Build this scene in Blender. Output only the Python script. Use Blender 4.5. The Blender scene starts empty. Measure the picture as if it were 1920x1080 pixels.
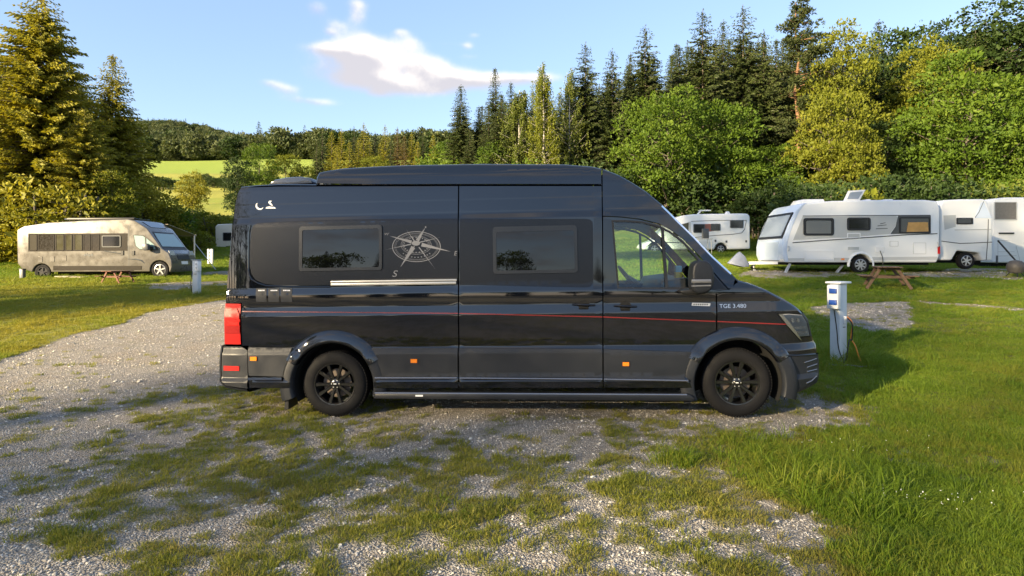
import bpy, bmesh, math, random
import numpy as np
from mathutils import Vector, Matrix, geometry

SC = bpy.context.scene
COL = SC.collection
FOC, HOR, CAMZ = 1150.0, 480.0, 1.79        # focal length in photo pixels, horizon row, eye height
R = math.radians
# ------------------------------------------------------------------ camera
cam_d = bpy.data.cameras.new('camera'); cam = bpy.data.objects.new('camera', cam_d); COL.objects.link(cam)
cam.location = (0, 0, CAMZ); cam.rotation_euler = (R(90), 0, 0)
cam_d.sensor_width = 36; cam_d.lens = 36 * FOC / 1920; cam_d.shift_y = -(540 - HOR) / 1920
cam_d.clip_start = .1; cam_d.clip_end = 4000
SC.camera = cam
# ------------------------------------------------------------------ light
SUN_AZ = Vector((-.78, -.63)).normalized(); SUN_EL = R(16.5)
sun_d = bpy.data.lights.new('sun', 'SUN'); sun = bpy.data.objects.new('sun', sun_d); COL.objects.link(sun)
sun_d.energy = 3.0; sun_d.angle = R(.9); sun_d.color = (1, .80, .50)
to_sun = Vector((SUN_AZ.x * math.cos(SUN_EL), SUN_AZ.y * math.cos(SUN_EL), math.sin(SUN_EL)))
sun.rotation_euler = to_sun.to_track_quat('Z', 'Y').to_euler(); sun.location = to_sun * 60
SC.view_settings.view_transform = 'Standard'; SC.view_settings.look = 'None'
SC.view_settings.exposure = 2.7; SC.view_settings.gamma = 1; SC.view_settings.use_curve_mapping = False
SC.render.engine = 'CYCLES'; SC.cycles.use_denoising = True; SC.cycles.max_bounces = 8
SC.cycles.transparent_max_bounces = 12; SC.cycles.sample_clamp_indirect = 6
SC.cycles.caustics_reflective = False; SC.cycles.caustics_refractive = False

def pdir(u, v): return Vector(((u - 960) / FOC, 1, (HOR - v) / FOC))

class N:                                            # tiny node-tree helper
    def __init__(s, tree): s.t = tree; s.n = tree.nodes; s.l = tree.links
    def new(s, typ, ins=None, **kw):
        n = s.n.new(typ)
        for k, v in kw.items(): setattr(n, k, v)
        for k, v in (ins or {}).items():
            i = n.inputs[k]
            if isinstance(v, bpy.types.NodeSocket): s.l.new(v, i)
            else: i.default_value = v
        return n
    def math(s, op, a, b=0.0, clamp=False):
        n = s.n.new('ShaderNodeMath'); n.operation = op; n.use_clamp = clamp
        for k, v in ((0, a), (1, b)):
            if isinstance(v, bpy.types.NodeSocket): s.l.new(v, n.inputs[k])
            else: n.inputs[k].default_value = v
        return n.outputs[0]
    def mix(s, f, a, b, typ='MIX'):
        n = s.n.new('ShaderNodeMix'); n.data_type = 'RGBA'; n.blend_type = typ
        for k, v in ((0, f), (6, a), (7, b)):
            if isinstance(v, bpy.types.NodeSocket): s.l.new(v, n.inputs[k])
            else: n.inputs[k].default_value = v if k == 0 else (tuple(v) + (1,))[:4]
        return n.outputs[2]
    def ramp(s, f, stops, interp='LINEAR'):
        n = s.n.new('ShaderNodeValToRGB'); n.color_ramp.interpolation = interp
        while len(n.color_ramp.elements) < len(stops): n.color_ramp.elements.new(.5)
        for e, (p, c) in zip(n.color_ramp.elements, stops):
            e.position = p; e.color = (tuple(c) + (1,))[:4] if hasattr(c, '__len__') else (c, c, c, 1)
        s.l.new(f, n.inputs[0]); return n.outputs[0]
    def maprange(s, v, a, b, c=0.0, d=1.0, smooth=True):
        n = s.n.new('ShaderNodeMapRange'); n.interpolation_type = 'SMOOTHSTEP' if smooth else 'LINEAR'
        s.l.new(v, n.inputs[0])
        for k, x in zip((1, 2, 3, 4), (a, b, c, d)): n.inputs[k].default_value = x
        return n.outputs[0]
    def noise(s, vec, scale, detail=3, rough=.5):
        n = s.new('ShaderNodeTexNoise', {'Scale': scale, 'Detail': detail, 'Roughness': rough})
        if vec is not None: s.l.new(vec, n.inputs['Vector'])
        return n.outputs['Fac']

world = bpy.data.worlds.new('World'); SC.world = world; world.use_nodes = True
w = N(world.node_tree); w.n.clear()
sky = w.new('ShaderNodeTexSky', sky_type='NISHITA', sun_disc=False)
sky.sun_elevation = SUN_EL; sky.sun_rotation = math.atan2(SUN_AZ.x, SUN_AZ.y)
sky.air_density = 1.0; sky.dust_density = .25; sky.ozone_density = 1.6; sky.altitude = 500
tc = w.new('ShaderNodeTexCoord').outputs['Generated']
# clouds: soft groups of puffs around fixed compass directions, broken up by noise
nz = w.new('ShaderNodeTexNoise', {'Scale': 17.0, 'Detail': 7, 'Roughness': .58}); w.l.new(tc, nz.inputs['Vector'])
blobs = [(655, 92, 40, 22, .9), (690, 92, 40, 26, 1.0), (720, 112, 40, 26, 1.0), (660, 128, 70, 28, 1.0), (610, 92, 36, 10, .7), (700, 152, 75, 16, .85), (768, 82, 24, 13, .9), (752, 60, 16, 8, .7), (795, 118, 34, 20, 1.0), (825, 135, 40, 18, 1.0),
         (860, 152, 60, 16, .9), (930, 148, 80, 14, .8), (1000, 146, 60, 10, .7), (790, 165, 80, 16, .75), (708, 175, 22, 10, .8), (505, 155, 22, 8, .6), (540, 168, 26, 10, .7), (585, 190, 44, 8, .85), (596, 14, 22, 16, .75),
         (672, 8, 20, 12, .7), (672, 30, 18, 14, .7), (632, 48, 24, 12, .6), (620, 60, 12, 6, .5), (878, 86, 12, 8, .6), (890, 66, 14, 6, .45), (840, 82, 22, 6, .4), (880, 106, 24, 6, .4)]
sep = w.new('ShaderNodeSeparateXYZ', {0: tc})
cover = None; lit = None
def dotc(vec):
    n = w.new('ShaderNodeVectorMath', operation='DOT_PRODUCT'); w.l.new(tc, n.inputs[0]); n.inputs[1].default_value = vec
    return n.outputs['Value']
for (u, v, ru, rv, k) in blobs:
    c = pdir(u, v).normalized(); a = c.cross(Vector((0, 0, 1))).normalized(); b = a.cross(c).normalized()
    cu = pdir(u + ru, v).normalized(); ra = (cu - c).length; rb = (pdir(u, v - rv).normalized() - c).length
    qa = w.math('DIVIDE', dotc(a), ra); qb = w.math('DIVIDE', dotc(b), rb)
    q = w.math('ADD', w.math('MULTIPLY', qa, qa), w.math('MULTIPLY', qb, qb))
    g = w.math('MULTIPLY', w.math('EXPONENT', w.math('MULTIPLY', q, -.72)), k)
    g = w.math('MULTIPLY', g, w.math('GREATER_THAN', dotc(c), 0.0))
    up = w.math('MULTIPLY', g, w.math('ADD', w.math('MULTIPLY', qb, .6), w.math('MULTIPLY', qa, .25)))
    cover = g if cover is None else w.math('ADD', cover, g)
    lit = up if lit is None else w.math('ADD', lit, up)
nz2 = w.new('ShaderNodeTexNoise', {'Scale': 3.2, 'Detail': 5, 'Roughness': .55})
strm = w.new('ShaderNodeMapping', {'Scale': (1, 1, 3.5), 'Location': (.3, 1.7, 0)}); w.l.new(tc, strm.inputs[0]); w.l.new(strm.outputs[0], nz2.inputs['Vector'])
c1 = w.maprange(w.math('ADD', cover, w.math('MULTIPLY', w.math('SUBTRACT', nz.outputs['Fac'], .5), 1.6)), .12, 1.45)
c1 = w.math('MULTIPLY', c1, w.maprange(cover, .06, .75))
back = w.math('MAXIMUM', w.maprange(sep.outputs['Y'], .1, -.3), w.maprange(sep.outputs['Z'], .42, .6))
c2 = w.math('MULTIPLY', w.math('MULTIPLY', w.maprange(nz2.outputs['Fac'], .50, .66), back), .8)  # clouds added out of view, to whiten the ambient light and mirror in paint
litf = w.maprange(w.math('ADD', lit, w.math('MULTIPLY', w.math('SUBTRACT', nz.outputs['Fac'], .5), 1.2)), -.3, .25)
ccol = w.mix(litf, (1.00, .95, 1.00), (1.72, 1.58, 1.46))
grade = w.mix(.76, w.mix(1.0, sky.outputs[0], (1.12, 1.0, .98), 'MULTIPLY'), (.345, .53, .84))     # the Nishita sky, flattened with a constant blue so shade gets more light
col = w.mix(w.math('MULTIPLY', w.math('MAXIMUM', c1, c2), .93), grade, ccol)
bg = w.new('ShaderNodeBackground', {'Strength': .12}); w.l.new(col, bg.inputs[0])
wo = w.new('ShaderNodeOutputWorld'); w.l.new(bg.outputs[0], wo.inputs[0])

# ------------------------------------------------------------------ numeric noise and terrain
def vnoise(x, y, seed=0):
    xi = np.floor(x).astype(np.int64); yi = np.floor(y).astype(np.int64); fx = x - xi; fy = y - yi
    fx = fx * fx * (3 - 2 * fx); fy = fy * fy * (3 - 2 * fy)
    def h(a, b):
        n = (a * 374761393 + b * 668265263 + seed * 982451653) & 0xffffffff
        n = ((n ^ (n >> 13)) * 1274126177) & 0xffffffff
        return ((n ^ (n >> 16)) & 0xffff) / 65535.0
    return (h(xi, yi) * (1 - fx) + h(xi + 1, yi) * fx) * (1 - fy) + (h(xi, yi + 1) * (1 - fx) + h(xi + 1, yi + 1) * fx) * fy
def fbm(x, y, seed=0, o=4):
    r = 0; a = .5; t = 0
    for i in range(o):
        r = r + a * vnoise(x, y, seed + i * 17); t += a; a *= .5; x = x * 2.03 + 5.1; y = y * 2.03 + 3.7
    return r / t
def sstep(a, b, x):
    t = np.clip((np.asarray(x, float) - a) / (b - a), 0, 1); return t * t * (3 - 2 * t)

ZR = [(-400, -1), (-30, -.1), (0, -.03), (6, -.01), (7.2, .02), (9.6, .19), (18, .82), (21.7, 1.2), (24, 1.25), (40, 2.0), (50, 3.4), (60, 6), (80, 10), (120, 18), (200, 34), (300, 55), (700, 115)]
ZL = [(-400, -1), (-30, -.15), (0, -.06), (7, -.055), (10, 0), (14, .25), (20, .57), (26, .86), (30, 1.0), (40, 1.7), (48, 2.9), (60, 4.6), (80, 7.2), (110, 13), (160, 22.5), (250, 41), (300, 48), (420, 82), (520, 103), (560, 108), (700, 112)]
def smooth_interp(y, tab):
    t = np.array(tab); a, b = t[:, 0], t[:, 1]
    return (np.interp(y - .04 * np.abs(y), a, b) + np.interp(y, a, b) * 2 + np.interp(y + .04 * np.abs(y), a, b)) / 4
def terrain(x, y):
    x = np.asarray(x, float); y = np.asarray(y, float)
    wt = sstep(-.28, .22, x / np.maximum(np.abs(y), 7.0))
    z = smooth_interp(y, ZL) * (1 - wt) + smooth_interp(y, ZR) * wt
    far = sstep(100, 300, y)
    z = z + far * (6 - 26 * sstep(-.58, -.28, x / np.maximum(y, 1))) * sstep(300, 480, y) + far * 5 * (fbm(x / 90, y / 90, 5, 2) - .5)
    z = z + sstep(14, 30, np.abs(x) + np.abs(y)) * .25 * (fbm(x / 9, y / 9, 3, 2) - .5)
    return z + .02 * (fbm(x * .9, y * .9, 8, 2) - .5)
def ter(x, y): return float(terrain(np.array([x]), np.array([y]))[0])
def ground_px(u, v):                                 # where the sight line of a photo pixel meets the terrain
    ys = np.geomspace(2.2, 600, 3000); x = (u - 960) / FOC * ys; z = CAMZ + (HOR - v) / FOC * ys
    i = np.argmax(terrain(x, ys) > z); return float(x[i]), float(ys[i])

# ------------------------------------------------------------------ object helpers
def tag(o, label=None, cat=None, group=None, kind=None):
    for k, v in (('label', label), ('category', cat), ('group', group), ('kind', kind)):
        if v: o[k] = v
    return o
def empty(name, loc=(0, 0, 0), rot=(0, 0, 0), M=None, **kw):
    o = bpy.data.objects.new(name, None); COL.objects.link(o); o.empty_display_size = .2
    if M is not None: o.matrix_world = M
    else: o.location = loc; o.rotation_euler = rot
    return tag(o, **kw)
def link(name, me, mat=None, parent=None, **kw):
    o = bpy.data.objects.new(name, me); COL.objects.link(o)
    if mat is not None and not me.materials: me.materials.append(mat)
    if parent is not None: o.parent = parent
    return tag(o, **kw)
def mesh_np(name, v, quads=None, tris=None, smooth=False, attrs=None):
    me = bpy.data.meshes.new(name); v = np.asarray(v, np.float32).reshape(-1, 3)
    me.vertices.add(len(v)); me.vertices.foreach_set('co', v.ravel())
    q = np.zeros((0, 4), np.int32) if quads is None else np.asarray(quads, np.int32).reshape(-1, 4)
    t = np.zeros((0, 3), np.int32) if tris is None else np.asarray(tris, np.int32).reshape(-1, 3)
    me.loops.add(q.size + t.size); me.loops.foreach_set('vertex_index', np.concatenate([q.ravel(), t.ravel()]))
    me.polygons.add(len(q) + len(t))
    st = np.concatenate([np.arange(len(q)) * 4, q.size + np.arange(len(t)) * 3]).astype(np.int32)
    me.polygons.foreach_set('loop_start', st)
    me.polygons.foreach_set('use_smooth', np.full(len(q) + len(t), smooth))
    for k, a in (attrs or {}).items():
        at = me.attributes.new(k, 'FLOAT', 'POINT'); at.data.foreach_set('value', np.asarray(a, np.float32))
    me.update(calc_edges=True); me.validate(); return me

class MB:                                           # collects simple shapes, builds ONE mesh object
    def __init__(s): s.v = []; s.f = []
    def add(s, vs, fs):
        o = len(s.v); s.v += [tuple(p) for p in vs]; s.f += [tuple(i + o for i in f) for f in fs]; return s
    def box(s, c, d, rot=None):
        p = [Vector((x * d[0] / 2, y * d[1] / 2, z * d[2] / 2)) for x in (-1, 1) for y in (-1, 1) for z in (-1, 1)]
        if rot is not None: p = [rot @ q for q in p]
        return s.add([q + Vector(c) for q in p], [(0, 1, 3, 2), (4, 6, 7, 5), (0, 4, 5, 1), (2, 3, 7, 6), (0, 2, 6, 4), (1, 5, 7, 3)])
    def bar(s, a, b, w, h=None):                    # square bar from a to b
        a, b = Vector(a), Vector(b); d = b - a; h = h or w
        q = d.to_track_quat('X', 'Z').to_matrix(); return s.box((a + b) / 2, (d.length, w, h), q)
    def tube(s, pts, r, n=8, cap=True):
        pts = [Vector(p) for p in pts]; rs = r if hasattr(r, '__len__') else [r] * len(pts); vs = []; up = None
        for i, p in enumerate(pts):
            t = (pts[min(i + 1, len(pts) - 1)] - pts[max(i - 1, 0)]).normalized()
            if up is None: up = Vector((0, 0, 1)) if abs(t.z) < .9 else Vector((1, 0, 0))
            a = t.cross(up).normalized(); b = a.cross(t).normalized(); up = b
            vs += [p + (a * math.cos(2 * math.pi * k / n) + b * math.sin(2 * math.pi * k / n)) * rs[i] for k in range(n)]
        fs = [(i * n + k, i * n + (k + 1) % n, (i + 1) * n + (k + 1) % n, (i + 1) * n + k) for i in range(len(pts) - 1) for k in range(n)]
        if cap: fs += [tuple(range(n))[::-1], tuple((len(pts) - 1) * n + k for k in range(n))]
        return s.add(vs, fs)
    def lathe(s, prof, c=(0, 0, 0), n=32, axis='Y', a0=0, a1=2 * math.pi):   # prof = [(radius, along axis)]
        full = abs(a1 - a0 - 2 * math.pi) < 1e-6; m = n if full else n + 1; vs = []
        for (r, h) in prof:
            for k in range(m):
                a = a0 + (a1 - a0) * k / n; x, z = r * math.cos(a), r * math.sin(a)
                vs.append((c[0] + x, c[1] + h, c[2] + z) if axis == 'Y' else (c[0] + x, c[1] + z, c[2] + h))
        fs = []
        for i in range(len(prof) - 1):
            for k in range(n):
                k2 = (k + 1) % m; fs.append((i * m + k, i * m + k2, (i + 1) * m + k2, (i + 1) * m + k))
        return s.add(vs, fs)
    def prism(s, pts, y0, y1):                      # outline in (x, z) between y0 and y1
        n = len(pts); vs = [(p[0], y0, p[1]) for p in pts] + [(p[0], y1, p[1]) for p in pts]
        return s.add(vs, [tuple(range(n)), tuple(range(2 * n - 1, n - 1, -1))] + [((i + 1) % n, i, n + i, n + (i + 1) % n) for i in range(n)])
    def ring(s, a, b, y0, y1):                      # frame between outline a and inner outline b
        n = len(a); vs = [(p[0], y, p[1]) for y in (y0, y1) for L in (a, b) for p in L]; fs = []
        for i in range(n):
            j = (i + 1) % n
            fs += [(i, j, n + j, n + i), (2 * n + j, 2 * n + i, 3 * n + i, 3 * n + j), (j, i, 2 * n + i, 2 * n + j), (n + i, n + j, 3 * n + j, 3 * n + i)]
        return s.add(vs, fs)
    def build(s, name, mat, parent=None, bevel=0, seg=2, smooth=35, **kw):
        me = bpy.data.meshes.new(name); me.from_pydata(s.v, [], s.f); me.update()
        bm = bmesh.new(); bm.from_mesh(me); bmesh.ops.recalc_face_normals(bm, faces=bm.faces)
        if bevel:
            ed = [e for e in bm.edges if len(e.link_faces) == 2 and e.calc_face_angle(0) > R(28)]
            bmesh.ops.bevel(bm, geom=ed, offset=bevel, segments=seg, affect='EDGES', profile=.5, clamp_overlap=True)
        bm.to_mesh(me); bm.free()
        if smooth:
            me.shade_smooth(); me.set_sharp_from_angle(angle=R(smooth))
        return link(name, me, mat, parent, **kw)

class Fr:                                           # a thing's own frame; px() gives local (x, z) of a photo pixel on a plane of constant local y
    def __init__(s, loc, yaw=0, pitch=0):
        s.M = Matrix.Translation(loc) @ Matrix.Rotation(-R(yaw), 4, 'Z') @ Matrix.Rotation(-R(pitch), 4, 'Y'); s.I = s.M.inverted()
        s.c = s.I @ Vector((0, 0, CAMZ)); s.R = s.I.to_3x3()
    def px(s, u, v, y=0.0):
        d = s.R @ pdir(u, v); t = (y - s.c.y) / d.y; p = s.c + d * t; return (p.x, p.z)
    def P(s, pts, y=0.0): return [s.px(u, v, y) for (u, v) in pts]
    def rr(s, u0, v0, u1, v1, r=.03, y=0.0, n=4):   # rounded rectangle given by two pixels
        (x0, z1), (x1, z0) = s.px(u0, v0, y), s.px(u1, v1, y); return rrect(x0, z0, x1, z1, r, n)
def rrect(x0, z0, x1, z1, r, n=4):
    o = []
    for cx, cz, a in ((x1 - r, z1 - r, 0), (x0 + r, z1 - r, 90), (x0 + r, z0 + r, 180), (x1 - r, z0 + r, 270)):
        o += [(cx + r * math.cos(R(a + 90 * k / n)), cz + r * math.sin(R(a + 90 * k / n))) for k in range(n + 1)]
    return o
def inset(pts, d):
    n = len(pts); o = []; A = sum(pts[i][0] * pts[(i + 1) % n][1] - pts[(i + 1) % n][0] * pts[i][1] for i in range(n)); sg = 1 if A > 0 else -1
    for i in range(n):
        p, q, r_ = Vector(pts[i - 1]), Vector(pts[i]), Vector(pts[(i + 1) % n]); a = (q - p).normalized(); b = (r_ - q).normalized()
        na = Vector((-a.y, a.x)); nb = Vector((-b.y, b.x)); m = na + nb; m = m / max(m.length_squared / 2, .3)
        o.append(tuple(q + m * d * sg))
    return o
# ------------------------------------------------------------------ materials
def base_mat(name):
    m = bpy.data.materials.new(name); m.use_nodes = True; t = N(m.node_tree); t.n.clear()
    o = t.new('ShaderNodeOutputMaterial'); return m, t, o
def pbr(name, col, rough=.5, metal=0, ior=1.5, coat=0, noise=0.0, nscale=8, bump=0.0, bscale=60, spec=.5):
    m, t, o = base_mat(name); p = t.new('ShaderNodeBsdfPrincipled', {'Roughness': rough, 'Metallic': metal, 'IOR': ior, 'Coat Weight': coat, 'Coat Roughness': .03, 'Specular IOR Level': spec})
    c = (tuple(col) + (1,))[:4]; tc = t.new('ShaderNodeTexCoord').outputs['Object']
    if noise:
        f = t.noise(tc, nscale, 4, .6)
        cc = t.mix(f, tuple(x * (1 - noise) for x in col[:3]), tuple(min(1, x * (1 + noise)) for x in col[:3])); t.l.new(cc, p.inputs['Base Color'])
        rr_ = t.maprange(t.noise(tc, nscale * 1.7, 3), .3, .7, max(0, rough - .08), min(1, rough + .1)); t.l.new(rr_, p.inputs['Roughness'])
    else: p.inputs['Base Color'].default_value = c
    if bump:
        b = t.new('ShaderNodeBump', {'Strength': bump, 'Distance': .004, 'Height': t.noise(tc, bscale, 3)}); t.l.new(b.outputs[0], p.inputs['Normal'])
    t.l.new(p.outputs[0], o.inputs[0]); return m
def glass(name, tint, refl=1.0, ior=1.5):
    m, t, o = base_mat(name)
    tr = t.new('ShaderNodeBsdfTransparent', {'Color': tuple(tint) + (1,)}); gl = t.new('ShaderNodeBsdfGlossy', {'Roughness': .0, 'Color': (1, 1, 1, 1)})
    f = t.new('ShaderNodeFresnel', {'IOR': ior}); mx = t.new('ShaderNodeMixShader')
    t.l.new(t.math('MULTIPLY', f.outputs[0], refl, True), mx.inputs[0]); t.l.new(tr.outputs[0], mx.inputs[1]); t.l.new(gl.outputs[0], mx.inputs[2])
    t.l.new(mx.outputs[0], o.inputs[0]); return m
def leaf(name, cols, trans=.35, spot=1.2, rough=.6):
    """Foliage: colour by leaf tone and slow noise in space, part of the light passes through."""
    m, t, o = base_mat(name)
    at = t.new('ShaderNodeAttribute', attribute_name='tone').outputs['Fac']
    oi = t.new('ShaderNodeObjectInfo').outputs['Random']
    tc = t.new('ShaderNodeTexCoord').outputs['Object']; nz = t.noise(tc, spot, 2)
    f = t.math('ADD', t.math('MULTIPLY', at, .55), t.math('ADD', t.math('MULTIPLY', t.maprange(nz, .3, .7), .3), t.math('MULTIPLY', oi, .15)))
    c = t.ramp(f, [(0.0, cols[0]), (.5, cols[1]), (1.0, cols[2])])
    d = t.new('ShaderNodeBsdfPrincipled', {'Roughness': rough, 'Specular IOR Level': .25}); t.l.new(c, d.inputs['Base Color'])
    tl = t.new('ShaderNodeBsdfTranslucent'); t.l.new(t.mix(1.0, c, (1.25, 1.15, .55), 'MULTIPLY'), tl.inputs[0])
    mx = t.new('ShaderNodeMixShader', {0: trans}); t.l.new(d.outputs[0], mx.inputs[1]); t.l.new(tl.outputs[0], mx.inputs[2])
    t.l.new(mx.outputs[0], o.inputs[0]); return m
def bark(name, a, b, sc=6):
    m, t, o = base_mat(name); tc = t.new('ShaderNodeTexCoord').outputs['Object']
    mp = t.new('ShaderNodeMapping', {'Scale': (1, 1, .25)}); t.l.new(tc, mp.inputs[0])
    f = t.noise(mp.outputs[0], sc, 5, .65); p = t.new('ShaderNodeBsdfPrincipled', {'Roughness': .9})
    t.l.new(t.ramp(f, [(.3, a), (.7, b)]), p.inputs['Base Color'])
    bp = t.new('ShaderNodeBump', {'Strength': .6, 'Distance': .03, 'Height': f}); t.l.new(bp.outputs[0], p.inputs['Normal'])
    t.l.new(p.outputs[0], o.inputs[0]); return m
L_SPRUCE = leaf('spruce_needles', [(.020, .032, .011), (.042, .060, .016), (.078, .096, .022)], .18)
L_GOLD = leaf('golden_needles', [(.080, .092, .010), (.215, .208, .020), (.340, .312, .034)], .3)
L_MAPLE = leaf('maple_leaves', [(.038, .078, .007), (.080, .135, .012), (.140, .190, .018)], .38)
L_YELLOW = leaf('yellow_green_leaves', [(.075, .100, .009), (.145, .165, .015), (.225, .225, .024)], .4)
L_BIRCH = leaf('birch_leaves', [(.060, .086, .016), (.110, .138, .022), (.175, .190, .030)], .38)
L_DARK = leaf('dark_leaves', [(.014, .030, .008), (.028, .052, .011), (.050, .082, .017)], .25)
L_RUST = leaf('rusty_leaves', [(.060, .050, .016), (.105, .078, .022), (.150, .112, .030)], .3)
B_SPRUCE = bark('spruce_bark', (.045, .034, .026), (.12, .095, .075)); B_BIRCH = bark('birch_bark', (.10, .09, .08), (.55, .52, .47), 9)
B_PINE = bark('pine_bark', (.10, .05, .028), (.24, .13, .07)); B_GREY = bark('grey_bark', (.05, .042, .033), (.13, .11, .09))

# ------------------------------------------------------------------ ground masks (where grass grows), laid out on the terrain
def poly_g(pts): return [ground_px(u, v) for (u, v) in pts]
def in_poly(x, y, poly):
    x = np.asarray(x); y = np.asarray(y); c = np.zeros(x.shape, bool); n = len(poly)
    for i in range(n):
        (x0, y0), (x1, y1) = poly[i], poly[(i + 1) % n]
        if y0 == y1: continue
        k = ((y0 > y) != (y1 > y)) & (x < (x1 - x0) * (y - y0) / (y1 - y0) + x0); c ^= k
    return c
CTRL = [(60,700,.03),(200,650,0),(350,620,0),(300,720,.02),(150,800,.06),(60,850,.1),(30,950,.14),(150,900,.3),(60,1040,.3),(200,1000,.34),
 (250,830,.3),(350,740,.42),(400,700,.55),(330,800,.42),(430,780,.55),(400,850,.6),(300,900,.6),(450,900,.7),(350,960,.32),(500,960,.36),(600,850,.6),(560,920,.62),
 (650,900,.52),(750,830,.3),(770,890,.58),(850,900,.62),(850,960,.8),(700,960,.5),(1000,900,.5),(900,800,.06),(1050,780,.04),(900,760,.05),(1150,820,.35),(1100,920,.52),
 (1020,980,.4),(1150,1000,.28),(600,1050,.42),(400,1040,.38),(850,1050,.3),(1000,1050,.34),(1250,1000,.42),(1300,1060,.4),(1250,900,.62),(1300,960,.55),(1400,980,.45),
 (1450,1040,.3),(1500,1000,.28),(1480,775,.25),(1300,770,.12),(1520,770,.4),(1400,800,.3),(1250,800,.35),(1600,740,1),(1590,820,1),(1450,850,1),(1370,845,.85),(1500,900,1.05),
 (1600,900,1.2),(1590,970,1),(1620,1050,1.1),(1750,800,1.2),(1750,1000,1.2),(1900,700,1.2),(1900,1000,1.2),(1650,700,1.1),(1560,700,1),(1900,620,1.2),(1600,640,1.2),(1750,650,1.2),
 (700,745,.25),(900,740,.06),(1200,745,.2),(560,742,.6),(480,760,.6),(0,1080,.28),(1000,1079,.3),(1540,1079,.4),(1560,640,1.1)]
CG = np.array([(*ground_px(u, v), d) for (u, v, d) in CTRL])
LAWN_L = poly_g([(-260,740),(-60,700),(0,674),(60,655),(120,634),(200,611),(300,583),(420,563),(520,552),(640,540),(640,500),(-300,500),(-600,560)])
PATCH_R = poly_g([(1520,577),(1600,568),(1700,564),(1722,590),(1708,606),(1690,622),(1640,624),(1600,612),(1545,598)])
STRIPS = [poly_g(p) for p in ([(275,541),(300,531),(440,527),(560,528),(560,536),(420,537),(330,545)], [(370,511),(440,507),(560,507),(560,515),(380,517)],
   [(1395,505),(1480,507),(1610,511),(1600,521),(1500,522),(1380,517)], [(1690,512),(1790,503),(1900,505),(1900,522),(1790,522),(1700,520)],
   [(-60,474),(28,472),(28,481),(-60,483)], [(1738,563),(1800,569),(1930,581),(1930,586),(1800,575),(1736,568)])]
def masks(x, y):
    """grass density 0..1+, dryness with the painted sunlit yellow 0..1"""
    sh = x.shape; x = x.ravel(); y = y.ravel()
    num = np.zeros(len(x)); den = np.zeros(len(x))
    for gx, gy, d in CG:
        s = 1.0 / (.15 + .06 * np.abs(gy)); ww = 1.0 / (((x - gx) ** 2 + (y - gy) ** 2) * s * s + .02) ** 2
        num += ww * d; den += ww
    D = num / den
    far = sstep(11.5, 13.5, y); D = D * (1 - far) + 1.25 * far
    jx = x + .5 * (fbm(x * 1.1, y * 1.1, 31, 3) - .5); jy = y + .6 * (fbm(x * 1.1, y * 1.1, 41, 3) - .5)
    D = np.where(in_poly(jx, jy, LAWN_L), 1.25, D)
    lane = (y > 8.5) & (x < -2.2) & (~in_poly(jx, jy, LAWN_L)) & (y < 21); D = np.where(lane, 0, D)
    D = np.where(in_poly(jx, jy, PATCH_R), .16, D)
    for sp in STRIPS: D = np.where(in_poly(x + 1.2 * (fbm(x * .8, y * .8, 51, 3) - .5), y + 1.2 * (fbm(x * .8, y * .8, 61, 3) - .5), sp), .3, D)
    nse = .13 * fbm(x * 1.9, y * 1.9, 11, 2) + .40 * fbm(x * 4.8, y * 5.2, 13, 2) + .47 * fbm(x * 10.5, y * 12, 12, 2)
    nse = np.clip((nse - .5) * 3.5 + .5, 0, 1)
    m = sstep(-.17, .15, D - .03 * sstep(1.0, .6, D) - nse)
    dry = np.clip(fbm(x * .7, y * .7, 71, 3) * 1.6 - .35, 0, 1) * np.clip(1.45 - D, .12, 1)
    for (u, v, r_) in ((1640, 690, .45), (1720, 700, .4), (1560, 930, .4), (1690, 720, .3)):
        gx, gy = ground_px(u, v); dry = np.maximum(dry, .95 * np.exp(-((x - gx) ** 2 / 2.2 + (y - gy) ** 2) / r_ ** 2))
    lit = sstep(-3.5, -6, x) * sstep(9.5, 11, y) * sstep(30, 17, y) * in_poly(jx, jy, LAWN_L); dry = np.maximum(dry, lit * (.35 + .6 * fbm(x * .5, y * .9, 77, 3)))  # sunlit part of the left lawn, painted in as straw yellow
    return m.reshape(sh), dry.reshape(sh), D.reshape(sh)

def axis(parts):
    o = []
    for a, b, n, g in parts:
        t = np.linspace(0, 1, n, endpoint=False); o.append(a + (b - a) * (t ** g if g > 0 else 1 - (1 - t) ** (-g)))
    return np.concatenate(o + [[parts[-1][1]]])
gx = axis([(-600, -60, 40, -1.8), (-60, -12, 110, -1.4), (-12, 12, 330, 1), (12, 60, 110, 1.4), (60, 600, 40, 1.8)])
gy = axis([(-220, -2, 30, -1.6), (-2, 3, 20, 1), (3, 13, 170, 1), (13, 50, 190, 1.3), (50, 720, 130, 1.5)])
GX, GY = np.meshgrid(gx, gy); GZ = terrain(GX, GY)
GM, GD, GDD = masks(GX, GY)
near = sstep(16, 11, GY)
GZ = GZ + near * (GM * .012 + .012 * (fbm(GX * 6, GY * 6, 81, 2) - .5))
ny, nx = GX.shape; idx = np.arange(ny * nx).reshape(ny, nx)
quads = np.stack([idx[:-1, :-1], idx[:-1, 1:], idx[1:, 1:], idx[1:, :-1]], -1).reshape(-1, 4)
meadow = sstep(58, 75, GY) * sstep(.15, -.05, GX / np.maximum(GY, 1))
m, t, o = base_mat('ground_gravel_and_turf')
att = lambda n: t.new('ShaderNodeAttribute', attribute_name=n).outputs['Fac']
pos = t.new('ShaderNodeNewGeometry').outputs['Position']
vor = t.new('ShaderNodeTexVoronoi', {'Scale': 66.0}); t.l.new(pos, vor.inputs['Vector'])
vor2 = t.new('ShaderNodeTexVoronoi', {'Scale': 27.0}); t.l.new(pos, vor2.inputs['Vector'])
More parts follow.
